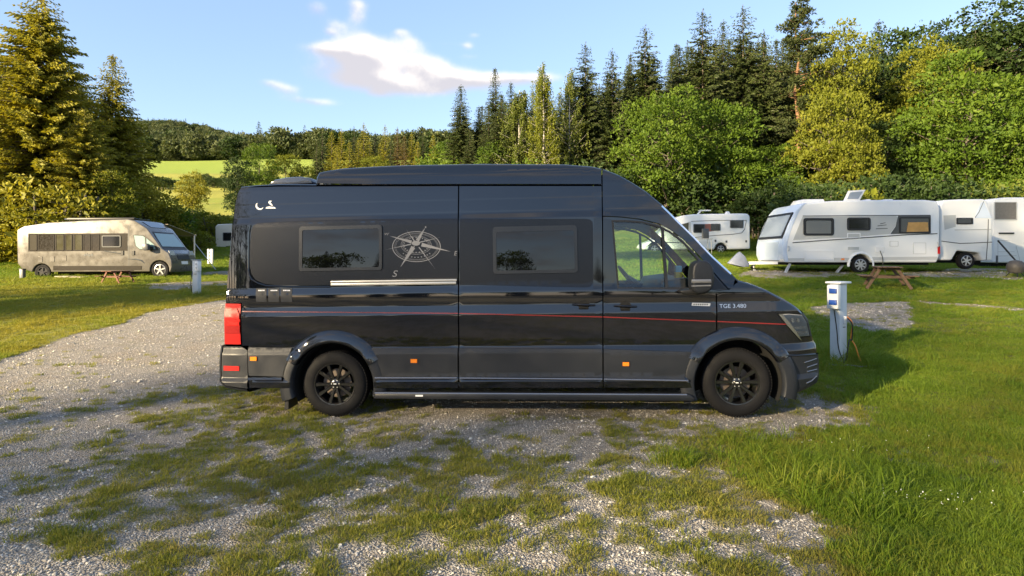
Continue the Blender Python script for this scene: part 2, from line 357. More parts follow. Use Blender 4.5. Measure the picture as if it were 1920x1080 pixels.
sc1 = t.new('ShaderNodeSeparateColor', {0: vor.outputs['Color']}).outputs[0]; sc2 = t.new('ShaderNodeSeparateColor', {0: vor2.outputs['Color']}).outputs[0]
n1 = t.noise(pos, .9, 4, .6); n2 = t.noise(pos, 6.0, 3)
st = t.ramp(sc1, [(0, (.30, .275, .245)), (.45, (.41, .38, .34)), (.8, (.47, .44, .395)), (1, (.58, .54, .485))])
st = t.mix(t.maprange(sc2, .78, .95), st, (.52, .47, .40))
st = t.mix(t.math('MULTIPLY', t.maprange(vor.outputs['Distance'], .012, .018), .5), st, (.13, .115, .095))
st = t.mix(t.math('MULTIPLY', t.maprange(n1, .42, .72), .55), st, (.27, .215, .155))
st = t.mix(t.math('MULTIPLY', t.maprange(n2, .5, .7), .35), st, (.24, .21, .18))
soil = t.mix(n2, (.070, .078, .020), (.15, .125, .055))
lg = t.mix(t.maprange(t.noise(pos, .35, 4, .65), .35, .65), (.095, .165, .011), (.180, .220, .018))
lg = t.mix(t.math('MULTIPLY', t.maprange(t.noise(pos, 3.5, 3, .7), .35, .7), .5), lg, (.075, .120, .011))
lg = t.mix(att('dry'), lg, (.30, .25, .05))
mstr = t.new('ShaderNodeMapping', {'Scale': (.012, .06, .02)}); t.l.new(pos, mstr.inputs[0])
med = t.mix(t.maprange(t.noise(mstr.outputs[0], 1.0, 4, .6), .4, .6), (.23, .28, .04), (.33, .32, .06))
med = t.mix(t.math('MULTIPLY', t.maprange(t.noise(pos, .12, 3), .45, .7), .4), med, (.10, .135, .018))
py = t.new('ShaderNodeSeparateXYZ', {0: pos}).outputs[1]
med = t.mix(t.maprange(py, 165, 185), med, t.mix(t.noise(pos, .05, 3), (.22, .30, .045), (.28, .34, .055)))
med = t.mix(t.maprange(py, 250, 275), med, (.03, .045, .012))
turf = t.mix(t.maprange(py, 9, 16), t.mix(att('dry'), soil, lg), lg)
turf = t.mix(att('meadow'), turf, med)
col = t.mix(att('lawn'), st, turf)
bs = t.new('ShaderNodeBsdfPrincipled', {'Roughness': .92, 'Specular IOR Level': .25}); t.l.new(col, bs.inputs['Base Color'])
hgt = t.math('ADD', t.math('MULTIPLY', vor.outputs['Distance'], -1.0), t.math('MULTIPLY', n2, .03))
bm_ = t.new('ShaderNodeBump', {'Strength': .6, 'Distance': .3, 'Height': hgt}); t.l.new(bm_.outputs[0], bs.inputs['Normal'])
t.l.new(bs.outputs[0], o.inputs[0])
GROUND = link('ground', mesh_np('ground', np.stack([GX, GY, GZ], -1), quads, smooth=True, attrs={'lawn': (GM * (.5 + .5 * sstep(.75, 1.0, GDD))).ravel(), 'dry': GD.ravel(), 'meadow': meadow.ravel()}), m,
     label='campsite ground of grey gravel and patchy turf rising to a meadow hill', kind='structure')

# ------------------------------------------------------------------ scattered small stuff: instanced by geometry nodes
def scatter(name, pts, rot, scl, kind, sources, label):
    me = bpy.data.meshes.new(name); me.vertices.add(len(pts)); me.vertices.foreach_set('co', np.asarray(pts, np.float32).ravel())
    a = me.attributes.new('rot', 'FLOAT_VECTOR', 'POINT'); a.data.foreach_set('vector', np.asarray(rot, np.float32).ravel())
    a = me.attributes.new('scl', 'FLOAT_VECTOR', 'POINT'); a.data.foreach_set('vector', np.asarray(scl, np.float32).ravel())
    a = me.attributes.new('pick', 'INT', 'POINT'); a.data.foreach_set('value', np.asarray(kind, np.int32))
    ob = link(name, me, None, label=label, kind='stuff')
    src = bpy.data.collections.new(name + '_sources')
    for s_ in sources: src.objects.link(s_)
    g = bpy.data.node_groups.new(name, 'GeometryNodeTree'); g.interface.new_socket('Geometry', in_out='INPUT', socket_type='NodeSocketGeometry'); g.interface.new_socket('Geometry', in_out='OUTPUT', socket_type='NodeSocketGeometry')
    n = N(g); gi = n.new('NodeGroupInput'); go = n.new('NodeGroupOutput')
    ci = n.new('GeometryNodeCollectionInfo'); ci.inputs[0].default_value = src; ci.inputs[1].default_value = True; ci.inputs[2].default_value = True
    iop = n.new('GeometryNodeInstanceOnPoints'); n.l.new(gi.outputs[0], iop.inputs['Points']); n.l.new(ci.outputs[0], iop.inputs['Instance']); iop.inputs['Pick Instance'].default_value = True
    for nm, ty, so in (('pick', 'INT', 'Instance Index'), ('rot', 'FLOAT_VECTOR', 'Rotation'), ('scl', 'FLOAT_VECTOR', 'Scale')):
        na = n.new('GeometryNodeInputNamedAttribute', data_type=ty); na.inputs[0].default_value = nm
        n.l.new(na.outputs[0], iop.inputs[so])
    n.l.new(iop.outputs[0], go.inputs[0])
    md = ob.modifiers.new('scatter', 'NODES'); md.node_group = g; return ob

def tuft(name, mat, nb, h0, h1, rad, wid, lean, seed):
    r = np.random.default_rng(seed); v = []; q = []; tr = []; tone = []
    for i in range(nb):
        a = r.uniform(0, 6.28); d = rad * math.sqrt(r.uniform()); b = np.array([d * math.cos(a), d * math.sin(a), -.006]); h = r.uniform(h0, h1)
        a2 = a + r.normal(0, .9); le = abs(r.normal(0, lean)) * h; di = np.array([math.cos(a2), math.sin(a2), 0]); a3 = r.uniform(0, 6.28); s_ = np.array([math.cos(a3), math.sin(a3), 0]) * wid * r.uniform(.7, 1.3)
        mid = b + di * le * .35 + np.array([0, 0, h * .6]); tip = b + di * le + np.array([0, 0, h * r.uniform(.8, 1)]); k = len(v)
        v += [b - s_ / 2, b + s_ / 2, mid - s_ * .4, mid + s_ * .4, tip]; q.append((k, k + 1, k + 3, k + 2)); tr.append((k + 2, k + 3, k + 4)); tone += [r.uniform()] * 5
    me = mesh_np(name, v, q, tr, attrs={'tone': tone}); me.materials.append(mat); return bpy.data.objects.new(name, me)
def grass_mat(name, c0, c1, c2, dryc):
    m, t, o = base_mat(name); at = t.new('ShaderNodeAttribute', attribute_name='tone').outputs['Fac']; oi = t.new('ShaderNodeObjectInfo').outputs['Random']
    pos = t.new('ShaderNodeNewGeometry').outputs['Position']
    f = t.math('ADD', t.math('MULTIPLY', at, .5), t.math('ADD', t.math('MULTIPLY', t.maprange(t.noise(pos, 1.3, 3), .3, .7), .35), t.math('MULTIPLY', oi, .15)))
    c = t.ramp(f, [(0, c0), (.5, c1), (1, c2)])
    dr = t.math('MULTIPLY', t.maprange(t.math('ADD', t.noise(pos, .8, 3), t.math('MULTIPLY', t.math('SUBTRACT', oi, .5), .35)), .5, .72), .75)
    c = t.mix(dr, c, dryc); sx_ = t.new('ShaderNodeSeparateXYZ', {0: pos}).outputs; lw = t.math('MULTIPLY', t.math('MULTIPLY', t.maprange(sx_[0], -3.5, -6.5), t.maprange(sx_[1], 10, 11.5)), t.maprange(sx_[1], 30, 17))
    c = t.mix(t.math('MULTIPLY', lw, t.maprange(t.noise(pos, .6, 3), .3, .6, .3, .9)), c, (.30, .26, .03))  # warm sunlit tint painted into the left lawn blades
    d = t.new('ShaderNodeBsdfPrincipled', {'Roughness': .55, 'Specular IOR Level': .3}); t.l.new(c, d.inputs['Base Color']); tl = t.new('ShaderNodeBsdfTranslucent'); t.l.new(c, tl.inputs[0])
    mx = t.new('ShaderNodeMixShader', {0: .48}); t.l.new(d.outputs[0], mx.inputs[1]); t.l.new(tl.outputs[0], mx.inputs[2]); t.l.new(mx.outputs[0], o.inputs[0]); return m
G_LAWN = grass_mat('lawn_grass', (.085, .150, .009), (.160, .238, .018), (.250, .305, .032), (.25, .25, .03))
G_PATCH = grass_mat('moss_and_weeds', (.120, .165, .016), (.235, .245, .032), (.360, .325, .060), (.30, .25, .07))
rng = np.random.default_rng(7)
srcs = [tuft('lawn_tuft', G_LAWN, 36, .020, .050, .06, .0042, .6, i) for i in range(4)] + [tuft('lawn_tuft', G_LAWN, 22, .07, .15, .05, .004, .7, 9)] \
     + [tuft('patch_tuft', G_PATCH, 40, .012, .042, .05, .0040, .9, 20 + i) for i in range(3)] + [tuft('patch_tuft', G_PATCH, 30, .03, .075, .045, .0042, .8, 30)]
def pool(n, y0, y1, power, mx=1.04):
    u = rng.uniform(size=n); e = 1 - power
    y = (y0 ** e + u * (y1 ** e - y0 ** e)) ** (1 / e) if abs(e) > 1e-6 else y0 * (y1 / y0) ** u
    return rng.uniform(-1, 1, n) * (mx * y + .8), y
px_, py_, sc_, kd_ = [], [], [], []
for n, y0, y1, pw in ((95000, 2.9, 11.5, 0.2), (60000, 11.5, 48, .9)):
    x, y = pool(n, y0, y1, pw); mk, dr, D = masks(x, y); keep = rng.uniform(size=n) < mk * np.where(D > .85, np.clip(.3 + .62 * D, 0, 1), np.clip(.24 + .62 * D, 0, 1)); x, y, dr, D = x[keep], y[keep], dr[keep], D[keep]
    lawn = rng.uniform(size=len(x)) < sstep(.72, 1.0, D); k = np.where(lawn, rng.integers(0, 4, len(x)), rng.integers(5, 8, len(x)))
    k = np.where(rng.uniform(size=len(x)) < .03, np.where(lawn, 4, 8), k)
    s_ = rng.uniform(.7, 1.35, len(x)) * (.75 + .5 * fbm(x * 1.7, y * 1.7, 91, 2)) * (1 + np.maximum(0, y - 9) * .075)
    px_.append(x); py_.append(y); sc_.append(s_); kd_.append(k)
for (u, v, n, rad, s0) in ((1572, 676, 46, .22, 1.9), (1620, 684, 40, .32, 1.7), (1665, 690, 26, .3, 1.5), (1545, 690, 30, .25, 1.4), (1540, 905, 24, .5, .95), (1460, 850, 50, .5, 1.05), (1270, 870, 26, .16, 1.1), (1610, 935, 34, .4, 1.5), (368, 553, 26, .3, 1.8), (1605, 662, 20, .15, 2.4)):
    cx, cy = ground_px(u, v); a = rng.uniform(0, 6.28, n); d = rad * np.sqrt(rng.uniform(size=n)); px_.append(cx + d * np.cos(a) * 1.3); py_.append(cy + d * np.sin(a)); sc_.append(s0 * rng.uniform(.7, 1.3, n)); kd_.append(np.full(n, 4))
X, Y, S, K = map(np.concatenate, (px_, py_, sc_, kd_)); n = len(X)
Z = terrain(X, Y) + .008; rot = np.stack([rng.normal(0, .12, n), rng.normal(0, .12, n), rng.uniform(0, 6.28, n)], -1)
wide = 1 + np.maximum(0, Y - 12) * .02
scatter('grass', np.stack([X, Y, Z], -1), rot, np.stack([S * wide, S * wide, S * rng.uniform(.8, 1.15, n) / (1 + np.maximum(0, Y - 9) * .045)], -1), K, srcs, 'short campsite grass growing over gravel and lawn')

def stone(name, mat, seed):
    bm = bmesh.new(); bmesh.ops.create_icosphere(bm, subdivisions=1, radius=1); r = random.Random(seed)
    for v in bm.verts: v.co = Vector((v.co.x * 1.1, v.co.y * .85, v.co.z * .42)) * r.uniform(.72, 1.18)
    me = bpy.data.meshes.new(name); bm.to_mesh(me); bm.free(); me.materials.append(mat); return bpy.data.objects.new(name, me)
def stone_mat(name, a, b, c):
    m, t, o = base_mat(name); oi = t.new('ShaderNodeObjectInfo').outputs['Random']; p = t.new('ShaderNodeBsdfPrincipled', {'Roughness': .85, 'Specular IOR Level': .3})
    t.l.new(t.ramp(oi, [(0, a), (.6, b), (1, c)]), p.inputs['Base Color']); t.l.new(p.outputs[0], o.inputs[0]); return m
S_GREY = stone_mat('gravel_stone', (.30, .278, .252), (.41, .382, .345), (.54, .505, .455)); S_PALE = stone_mat('pale_stone', (.30, .27, .22), (.48, .44, .37), (.66, .62, .54))
ssrc = [stone('gravel_stone', S_GREY, i) for i in range(4)] + [stone('pale_stone', S_PALE, 10 + i) for i in range(2)]
x, y = pool(300000, 2.9, 24, .9); mk, dr, D = masks(x, y); keep = rng.uniform(size=len(x)) < (1 - .9 * mk) * sstep(1.15, .8, D) * np.clip(1.15 - y * .02, 0, 1); x, y = x[keep], y[keep]; n = len(x)
siz = np.exp(rng.normal(math.log(.0047), .38, n)); pale = rng.uniform(size=n) < .05 + .10 * sstep(.5, .68, fbm(x * 1.3, y * 1.3, 99, 3)); siz = np.where(pale, siz * 1.8, siz); siz = np.clip(siz, .003, .034)
siz = siz * (1 + np.maximum(0, y - 6) * .09)
k = np.where(pale, rng.integers(4, 6, n), rng.integers(0, 4, n)); gz_ = terrain(x, y) + siz * .25
scatter('gravel', np.stack([x, y, gz_], -1), np.stack([rng.normal(0, .3, n), rng.normal(0, .3, n), rng.uniform(0, 6.28, n)], -1), np.stack([siz] * 3, -1), k, ssrc, 'loose grey gravel with pale stones on the pitch')
# white clover heads in the lawn
CL, t, o = base_mat('clover_white'); pp = t.new('ShaderNodeBsdfPrincipled', {'Roughness': .8, 'Base Color': (.72, .72, .66, 1)}); t.l.new(pp.outputs[0], o.inputs[0])
fx, fy = [], []
for (u, v, n, rx, ry) in ((1745, 950, 34, .26, .10), (1640, 830, 8, .4, .2), (1575, 850, 6, .3, .15)):
    cx, cy = ground_px(u, v); fx.append(cx + rng.normal(0, rx, n)); fy.append(cy + rng.normal(0, ry, n))
fx, fy = np.concatenate(fx), np.concatenate(fy); n = len(fx); cs = stone('clover_head', CL, 3); cs.data.materials.clear(); cs.data.materials.append(CL)
scatter('clover_flowers', np.stack([fx, fy, terrain(fx, fy) + rng.uniform(.05, .1, n)], -1), rng.uniform(0, 6, (n, 3)), np.stack([rng.uniform(.003, .006, n) * (1 + .04 * fy)] * 3, -1), np.zeros(n, int), [cs], 'white clover heads dotted through the lawn')
# ------------------------------------------------------------------ trees: unit-height meshes (trunk + crown), placed and copied
def unit(v): return v / np.maximum(np.linalg.norm(v, axis=-1, keepdims=True), 1e-9)
def kites(P, D, L, W, r, bend=.12):
    """leaf-sized folded kites at P pointing along D"""
    n = len(P); D = unit(D); A = unit(np.cross(D, unit(r.normal(size=(n, 3))))); Nn = np.cross(D, A); L = np.asarray(L)[:, None]; W = np.asarray(W)[:, None]
    mid = P + D * L * .45 - Nn * L * bend
    return np.stack([P, mid + A * W / 2, P + D * L, mid - A * W / 2], 1).reshape(-1, 3)
def leaves_mesh(name, P, D, L, W, tone, r, mat):
    v = kites(P, D, L, W, r); q = np.arange(len(v)).reshape(-1, 4); me = mesh_np(name, v, q, attrs={'tone': np.repeat(np.clip(tone, 0, 1), 4)}); me.materials.append(mat); return me
def limb(mb, a, b, r0, r1, r, n=5, seg=4, wob=.04):
    a, b = np.array(a, float), np.array(b, float); d = np.linalg.norm(b - a)
    pts = [tuple(a + (b - a) * k / seg + (r.normal(0, wob * d, 3) if 0 < k < seg else 0)) for k in range(seg + 1)]
    mb.tube(pts, [r0 + (r1 - r0) * k / seg for k in range(seg + 1)], n); return pts
def trunk_mesh(name, mb, mat):
    me = bpy.data.meshes.new(name); me.from_pydata(mb.v, [], mb.f); me.shade_smooth(); me.materials.append(mat); return me
def make_spruce(seed, H=20., Rm=3.4, bare=.1, lmat=L_SPRUCE, bmat=B_SPRUCE, dens=1.0, droop=.32, gap=.0, leafs=1.0, power=.82):
    r = np.random.default_rng(seed); mb = MB(); tr = H * .0125
    mb.tube([(r.normal(0, .03), r.normal(0, .03), H * k / 8 - (.4 if k == 0 else 0)) for k in range(9)], [max(.015, tr * (1 - k / 8.2)) for k in range(9)], 7)
    P, D, L, W, T = [], [], [], [], []; h = bare * H
    while h < H * .985:
        f = (h / H - bare) / (1 - bare); Rh = Rm * (1 - f) ** power * (.55 + .45 * min(1, f * 6 + .3)); nb = int(round((5 + 4 * (1 - f)) * dens ** .5)); a0 = r.uniform(0, 6.28)
        for b in range(nb):
            if r.uniform() < gap: continue
            a = a0 + 6.283 * b / nb + r.normal(0, .22); l = max(.18, Rh * r.uniform(.62, 1.15)); dr = droop * r.uniform(.6, 1.4) * (1 - .9 * f)
            dirh = np.array([math.cos(a), math.sin(a), 0]); lat = np.array([-math.sin(a), math.cos(a), 0]); ht = r.uniform(.25, .85)
            m = max(2, int(l / .19)); ss = np.linspace(.12, 1, m)
            pts = dirh * (ss * l)[:, None] + np.array([0, 0, 1]) * (h + (-dr * l * ss * (1.25 - .55 * ss) + (.05 * l * f) * ss))[:, None]
            if l > .9: mb.tube([tuple(pts[0]), tuple(pts[m // 2]), tuple(pts[-1])], [.045 * l / 3 + .008, .025 * l / 3 + .006, .004], 3, False)
            for sgn in (-1, 1, 0, 0):
                k = m if sgn else m
                sp = (1 - .55 * ss) * .36 * min(1.25, l / 1.6) * r.uniform(.75, 1.2, m)
                dd = dirh * .75 + lat * (sgn * r.uniform(.6, 1.0, m))[:, None] + np.array([0, 0, 1]) * r.normal(-.28 if sgn else -.45, .22, m)[:, None]
                P.append(pts + r.normal(0, .05, (m, 3))); D.append(dd); L.append(np.maximum(.16, sp * 1.15) * leafs); W.append(np.maximum(.07, sp * .42) * leafs); T.append(np.clip(ht + .28 * (ss - .5) + r.normal(0, .12, m), 0, 1))
        h += H * .0165 * r.uniform(.75, 1.3) / dens
    n = 14; P.append(np.array([[0, 0, H * .93 + H * .07 * k / n] for k in range(n)])); aa = r.uniform(0, 6.28, n); D.append(np.stack([np.cos(aa), np.sin(aa), np.full(n, .9)], -1)); L.append(np.linspace(.4, .16, n)); W.append(np.full(n, .08)); T.append(r.uniform(.4, .9, n))
    P, D, L, W, T = map(np.concatenate, (P, D, L, W, T)); return trunk_mesh('trunk', mb, bmat), leaves_mesh('crown', P, D, L, W, T, r, lmat), H
def make_broad(seed, H=14., Rm=5., base=.12, n_lobes=34, lr=(1.1, 2.2), leafn=330, ls=.26, lmat=L_MAPLE, bmat=B_GREY, top=1.0, egg=.0, droop=0.0, multi=1, shell=.55):
    r = np.random.default_rng(seed); mb = MB(); zc = H * (base + 1) / 2; hz = H * (1 - base) / 2; lob = []; tries = 0
    while len(lob) < n_lobes and tries < 4000:
        tries += 1; q = r.normal(size=3); q = q / np.linalg.norm(q) * r.uniform(.35, 1) ** .5; rad = r.uniform(*lr); f = q[2]
        wd = (1 - egg * max(0, f)) * (1 + .12 * math.sin(3 * math.atan2(q[1], q[0]) + seed))
        c = np.array([q[0] * (Rm - rad * .7) * wd, q[1] * (Rm - rad * .7) * wd, zc + f * (hz - rad * .75)])
        if all(np.linalg.norm(c - l[0]) > .5 * (rad + l[1]) for l in lob): lob.append((c, rad, r.uniform(.2, .8)))
    tops = []
    for k in range(multi):
        off = r.normal(0, .25, 2) if multi > 1 else (0, 0); tp = np.array([r.normal(0, .05 * Rm) + off[0] * 2, r.normal(0, .05 * Rm) + off[1] * 2, H * .8])
        limb(mb, (off[0], off[1], -.3), tp, H * .018 / multi ** .4 + .03, .04, r, 8, 7, .012); tops.append((np.array([off[0], off[1], 0.]), tp))
    for c, rad, tn in lob:
        a, b = tops[r.integers(len(tops))]; s = np.clip((c[2] - .35 * np.hypot(c[0], c[1])) / H / .8, .15, .95); limb(mb, a + (b - a) * s, c, .012 * H * (1 - s) * .6 + .025, .012, r, 4, 3, .05)
    P, D, L, W, T = [], [], [], [], []
    for c, rad, tn in lob:
        n = int(leafn * (rad / 1.6) ** 2); q = unit(r.normal(size=(n, 3))); q[:, 2] = np.where(q[:, 2] < -.35, -q[:, 2] * .6, q[:, 2]); rr_ = rad * r.uniform(shell, 1.08, n) ** .8
        rip = 1 + .22 * np.sin(q[:, 0] * 5 + seed + c[0]) * np.sin(q[:, 1] * 5 + c[1]) + .15 * np.sin(q[:, 2] * 7 + c[2])
        p = c + q * (rr_ * rip)[:, None] * np.array([1, 1, .82]); dd = q * .7 + r.normal(0, .55, (n, 3)) + np.array([0, 0, .1 - droop]); z = np.exp(r.normal(-.05, .32, n))
        P.append(p); D.append(dd); L.append(ls * z); W.append(ls * z * .62); T.append(tn * .85 + .08 + r.normal(0, .14, n))
    P, D, L, W, T = map(np.concatenate, (P, D, L, W, T)); k = P[:, 2] > .1
    return trunk_mesh('trunk', mb, bmat), leaves_mesh('crown', P[k], D[k], L[k], W[k], T[k], r, lmat), H
def make_birch(seed, H=16., Rm=2.3, lmat=L_BIRCH, base=.22, ns=120, dense=1.0):
    r = np.random.default_rng(seed); mb = MB(); tp = (r.normal(0, .3), r.normal(0, .3), H * .96); tp0 = limb(mb, (0, 0, -.3), tp, .17, .02, r, 7, 8, .006)
    P, D, L, W, T = [], [], [], [], []
    for i in range(ns):
        f = r.uniform(base, .97); a = r.uniform(0, 6.28); l = Rm * (1 - ((f - base) / (1 - base)) ** 1.6) ** .8 * r.uniform(.45, 1.1) + .25
        s = np.array(tp) * f; e = s + np.array([math.cos(a) * l, math.sin(a) * l, l * r.uniform(.3, .8)]); limb(mb, s, e, .03, .008, r, 3, 2, .04); tn = r.uniform(.2, .8)
        for j in range(int(5 * dense)):
            q = s + (e - s) * r.uniform(.4, 1.05); hang = r.uniform(.6, 2.3); m = int(hang / .085); zz = np.linspace(0, hang, m)
            P.append(q + np.stack([r.normal(0, .09, m), r.normal(0, .09, m), -zz + .15], -1)); D.append(r.normal(0, .6, (m, 3)) + np.array([0, 0, -.9])); s_ = r.uniform(.7, 1.3, m) * .19; L.append(s_); W.append(s_ * .62); T.append(tn * .7 + .1 + r.normal(0, .13, m))
    P, D, L, W, T = map(np.concatenate, (P, D, L, W, T)); return trunk_mesh('trunk', mb, B_BIRCH), leaves_mesh('crown', P, D, L, W, T, r, lmat), H
def make_pine(seed, H=21., Rm=3.6, base=.3):
    r = np.random.default_rng(seed); mb = MB(); limb(mb, (0, 0, -.3), (r.normal(0, .3), 0, H * .97), .3, .04, r, 8, 8, .006); P, D, L, W, T = [], [], [], [], []
    for i in range(64):
        f = base + (1 - base) * (i + r.uniform(0, 1)) / 64; a = r.uniform(0, 6.28); l = Rm * (math.sin(min(1, (1 - (f - base) / (1 - base)) * 1.25 + .08) * 1.57)) * r.uniform(.5, 1.08); s = np.array([0, 0, H * f * .96]); e = s + np.array([math.cos(a) * l, math.sin(a) * l, l * r.uniform(-.05, .3)])
        limb(mb, s, e, .06, .015, r, 4, 3, .05); tn = r.uniform(.2, .8)
        for j in range(3 + int(l * 2.2)):
            q = s + (e - s) * r.uniform(.35, 1.08) + r.normal(0, .25, 3) * np.array([1, 1, .4]); m = 34; u = unit(r.normal(size=(m, 3)) + np.array([0, 0, .5])); s_ = r.uniform(.22, .42, m)
            P.append(q + u * .16); D.append(u); L.append(s_); W.append(s_ * .3); T.append(tn * .6 + .2 + r.normal(0, .12, m))
    P, D, L, W, T = map(np.concatenate, (P, D, L, W, T)); return trunk_mesh('trunk', mb, B_PINE), leaves_mesh('crown', P, D, L, W, T, r, leaf('pine_needles', [(.022, .036, .012), (.048, .064, .018), (.085, .095, .026)], .2)), H
def recol(t, mat): c = t[1].copy(); c.materials.clear(); c.materials.append(mat); return (t[0], c, t[2])
KIND = {}
for i, (rm, ba, gp, pw) in enumerate(((3.7, .03, .03, .72), (3.2, .06, .05, .66), (4.2, .02, .0, .8), (3.4, .22, .12, .62))):
    KIND['spruce%d' % i] = make_spruce(40 + i, 20, rm, ba, gap=gp, power=pw, dens=1.25 if i < 3 else 1.05, leafs=1.25)
KIND['gold_big'] = make_spruce(60, 17, 6.0, .02, L_GOLD, dens=1.45, droop=.25, leafs=1.2, power=.62); KIND['gold'] = make_spruce(61, 14, 4.2, .02, L_GOLD, dens=1.35, power=.72, leafs=1.1)
KIND['gold_far'] = make_spruce(62, 16, 2.7, .04, L_GOLD, dens=.75, leafs=1.3, power=.7)
KIND['spruce_far'] = make_spruce(63, 16, 2.6, .04, L_SPRUCE, dens=.7, leafs=1.35, power=.7); KIND['rust_far'] = recol(KIND['gold_far'], L_RUST)
KIND['maple0'] = make_broad(70, 14, 5.4, .10, 46, (.7, 2.2), 430, .24, shell=.7); KIND['maple1'] = make_broad(71, 13, 4.6, .12, 36, (.6, 2.0), 430, .24, egg=.3, shell=.7)
KIND['yellow0'] = make_broad(72, 17, 4.5, .12, 44, (.6, 2.0), 430, .23, L_YELLOW, egg=.35, shell=.7); KIND['yellow1'] = recol(KIND['maple1'], L_YELLOW)
KIND['big'] = make_broad(73, 15, 6.2, .02, 60, (.7, 2.4), 440, .25, L_MAPLE, egg=.25, shell=.7)
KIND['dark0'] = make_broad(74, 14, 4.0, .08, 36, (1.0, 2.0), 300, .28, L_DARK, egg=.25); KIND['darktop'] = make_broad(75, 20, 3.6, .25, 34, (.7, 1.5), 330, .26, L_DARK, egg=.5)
KIND['shrub0'] = make_broad(76, 4, 2.6, -.05, 26, (.6, 1.1), 620, .19, L_MAPLE, multi=4); KIND['shrub1'] = recol(make_broad(77, 4, 2.2, -.05, 22, (.5, 1.0), 620, .19, L_GOLD, multi=4), L_GOLD)
KIND['shrub_dark'] = recol(KIND['shrub0'], L_DARK); KIND['shrub_yellow'] = recol(KIND['shrub1'], L_YELLOW)
KIND['birch0'] = make_birch(80, 16, 2.4); KIND['birch1'] = make_birch(81, 16, 2.0, L_YELLOW, .15); KIND['birch2'] = make_birch(82, 17, 2.8, L_BIRCH, .3, 90, .7)
KIND['goldbush'] = make_broad(83, 9, 3.6, .03, 44, (.8, 1.6), 470, .24, L_GOLD, egg=.25)
KIND['pine'] = make_pine(85)
KIND['airy'] = make_broad(87, 24, 6.0, .12, 64, (1.3, 2.5), 90, .145, L_BIRCH, shell=.05); KIND['high'] = make_broad(88, 28, 5.2, .55, 46, (1.2, 2.3), 330, .2, L_BIRCH, shell=.1)  # airy, high
HT = {k: max(v.co.z for v in KIND[k][1].vertices) for k in KIND}
def tree(name, kind, u, vtop, dist, label, group=None, wide=1.0, base=None, rz=None, cat='tree', xy=None, height=None):
    if xy is None: x, y = (u - 960) / FOC * dist, dist
    else: x, y = xy
    z = ter(x, y) - .05; h = height or (CAMZ + (HOR - vtop) / FOC * dist - z); s = h / HT[kind]; tm, cm, H = KIND[kind]
    rr_ = random.Random('%s%.1f%.1f' % (kind, x, y)); root = empty(name, (x, y, z), (0, 0, rr_.uniform(0, 6.28) if rz is None else rz), label=label, cat=cat, group=group)
    root.scale = (s * wide, s * wide, s)
    link('trunk', tm, None, root); link('crown', cm, None, root); return root
GL = 'tall golden trees behind the beige van'
tree('spruce_tree', 'gold_big', 78, -20, 37, 'huge golden sunlit conifer towering behind the beige camper van', GL, .92)
tree('spruce_tree', 'gold_big', -40, 30, 40, 'golden conifer cut by the left edge of the photo', GL, .8)
tree('spruce_tree', 'gold_big', 138, 125, 41, 'golden conifer shoulder just right of the huge one', GL, .8)
tree('spruce_tree', 'gold', 212, 100, 42, 'slim pointed spruce standing alone against the sky behind the beige van', GL, .95)
tree('spruce_tree', 'gold_big', 158, 205, 36, 'lower golden conifer whose branches hang right behind the beige roof', GL, .95)
tree('spruce_tree', 'gold_big', 18, 150, 37, 'golden conifer behind the rear end of the beige van', GL, .9)
tree('shrub', 'goldbush', 268, 325, 40, 'golden bush below the slim pointed spruce', None, 1.15, cat='bush')
tree('shrub', 'shrub1', 95, 330, 33.5, 'low golden bush behind the long side window of the beige van', None, 1.1, cat='bush')
tree('shrub', 'yellow1', 205, 318, 36, 'yellow green bush filling the gap left of the slim spruce', None, .9, cat='bush')
tree('shrub', 'shrub0', 300, 375, 42, 'small green bush at the windscreen of the beige van', None, 1.0, cat='bush')
tree('shrub', 'shrub_dark', -20, 330, 44, 'dark bush at the left edge behind the meadow track', None, 1.3, cat='bush')
for (u, vt, d) in ((-160, 60, 40), (-300, 90, 44), (-430, 70, 43)): tree('spruce_tree', 'gold_big', u, vt, d, 'golden conifer standing beyond the left edge of the photo', 'conifers beyond the left edge', .85)
# meadow trees and hedge
tree('meadow_tree', 'goldbush', 362, 316, 74, 'lone cone shaped tree standing out in the sunny meadow', None, .85)
tree('meadow_bush', 'shrub_dark', 386, 324, 125, 'tiny dark bush farther up the meadow', None, 1, cat='bush')
tree('broadleaf_tree', 'dark0', 446, 292, 58, 'dark leafy tree at the rear edge of the black van', 'leafy trees along the meadow', .75)
tree('broadleaf_tree', 'maple1', 487, 266, 64, 'green rounded tree above the rear roof corner of the black van', 'leafy trees along the meadow', .75)
tree('broadleaf_tree', 'yellow1', 534, 288, 68, 'round golden tree above the rear roof of the black van', 'leafy trees along the meadow', .95)
tree('broadleaf_tree', 'yellow1', 566, 308, 70, 'lower golden tree next to the roof skylight of the black van', 'leafy trees along the meadow', .9)
for (u, vt, d, k, lb) in ((325, 398, 47, 'shrub_dark', 'dark hedge bush above the windscreen of the beige van'), (352, 388, 53, 'shrub_dark', 'dark green bush under the lone meadow tree'), (378, 392, 50, 'shrub_yellow', 'sunlit yellow bush beside the awning post'),
                          (405, 398, 48, 'shrub_yellow', 'sunlit yellow bush above the small white caravan'), (345, 420, 44, 'shrub_yellow', 'low yellow shrub behind the awning strut'), (372, 430, 42, 'shrub_yellow', 'yellow shrub left of the white post'), (425, 402, 52, 'shrub0', 'green bush behind the small white caravan')):
    tree('shrub', k, u, vt, d, lb, 'bushes along the foot of the meadow', 1.25, cat='bush')
for (u, vt, d) in ((398, 331, 122), (411, 333, 124), (424, 332, 121), (437, 334, 125), (300, 330, 118), (313, 333, 120)): tree('meadow_bush', 'shrub_dark', u, vt, d, 'small hedge bush on the field edge across the sunny meadow', 'hedge bushes across the meadow', 1.5, cat='bush')
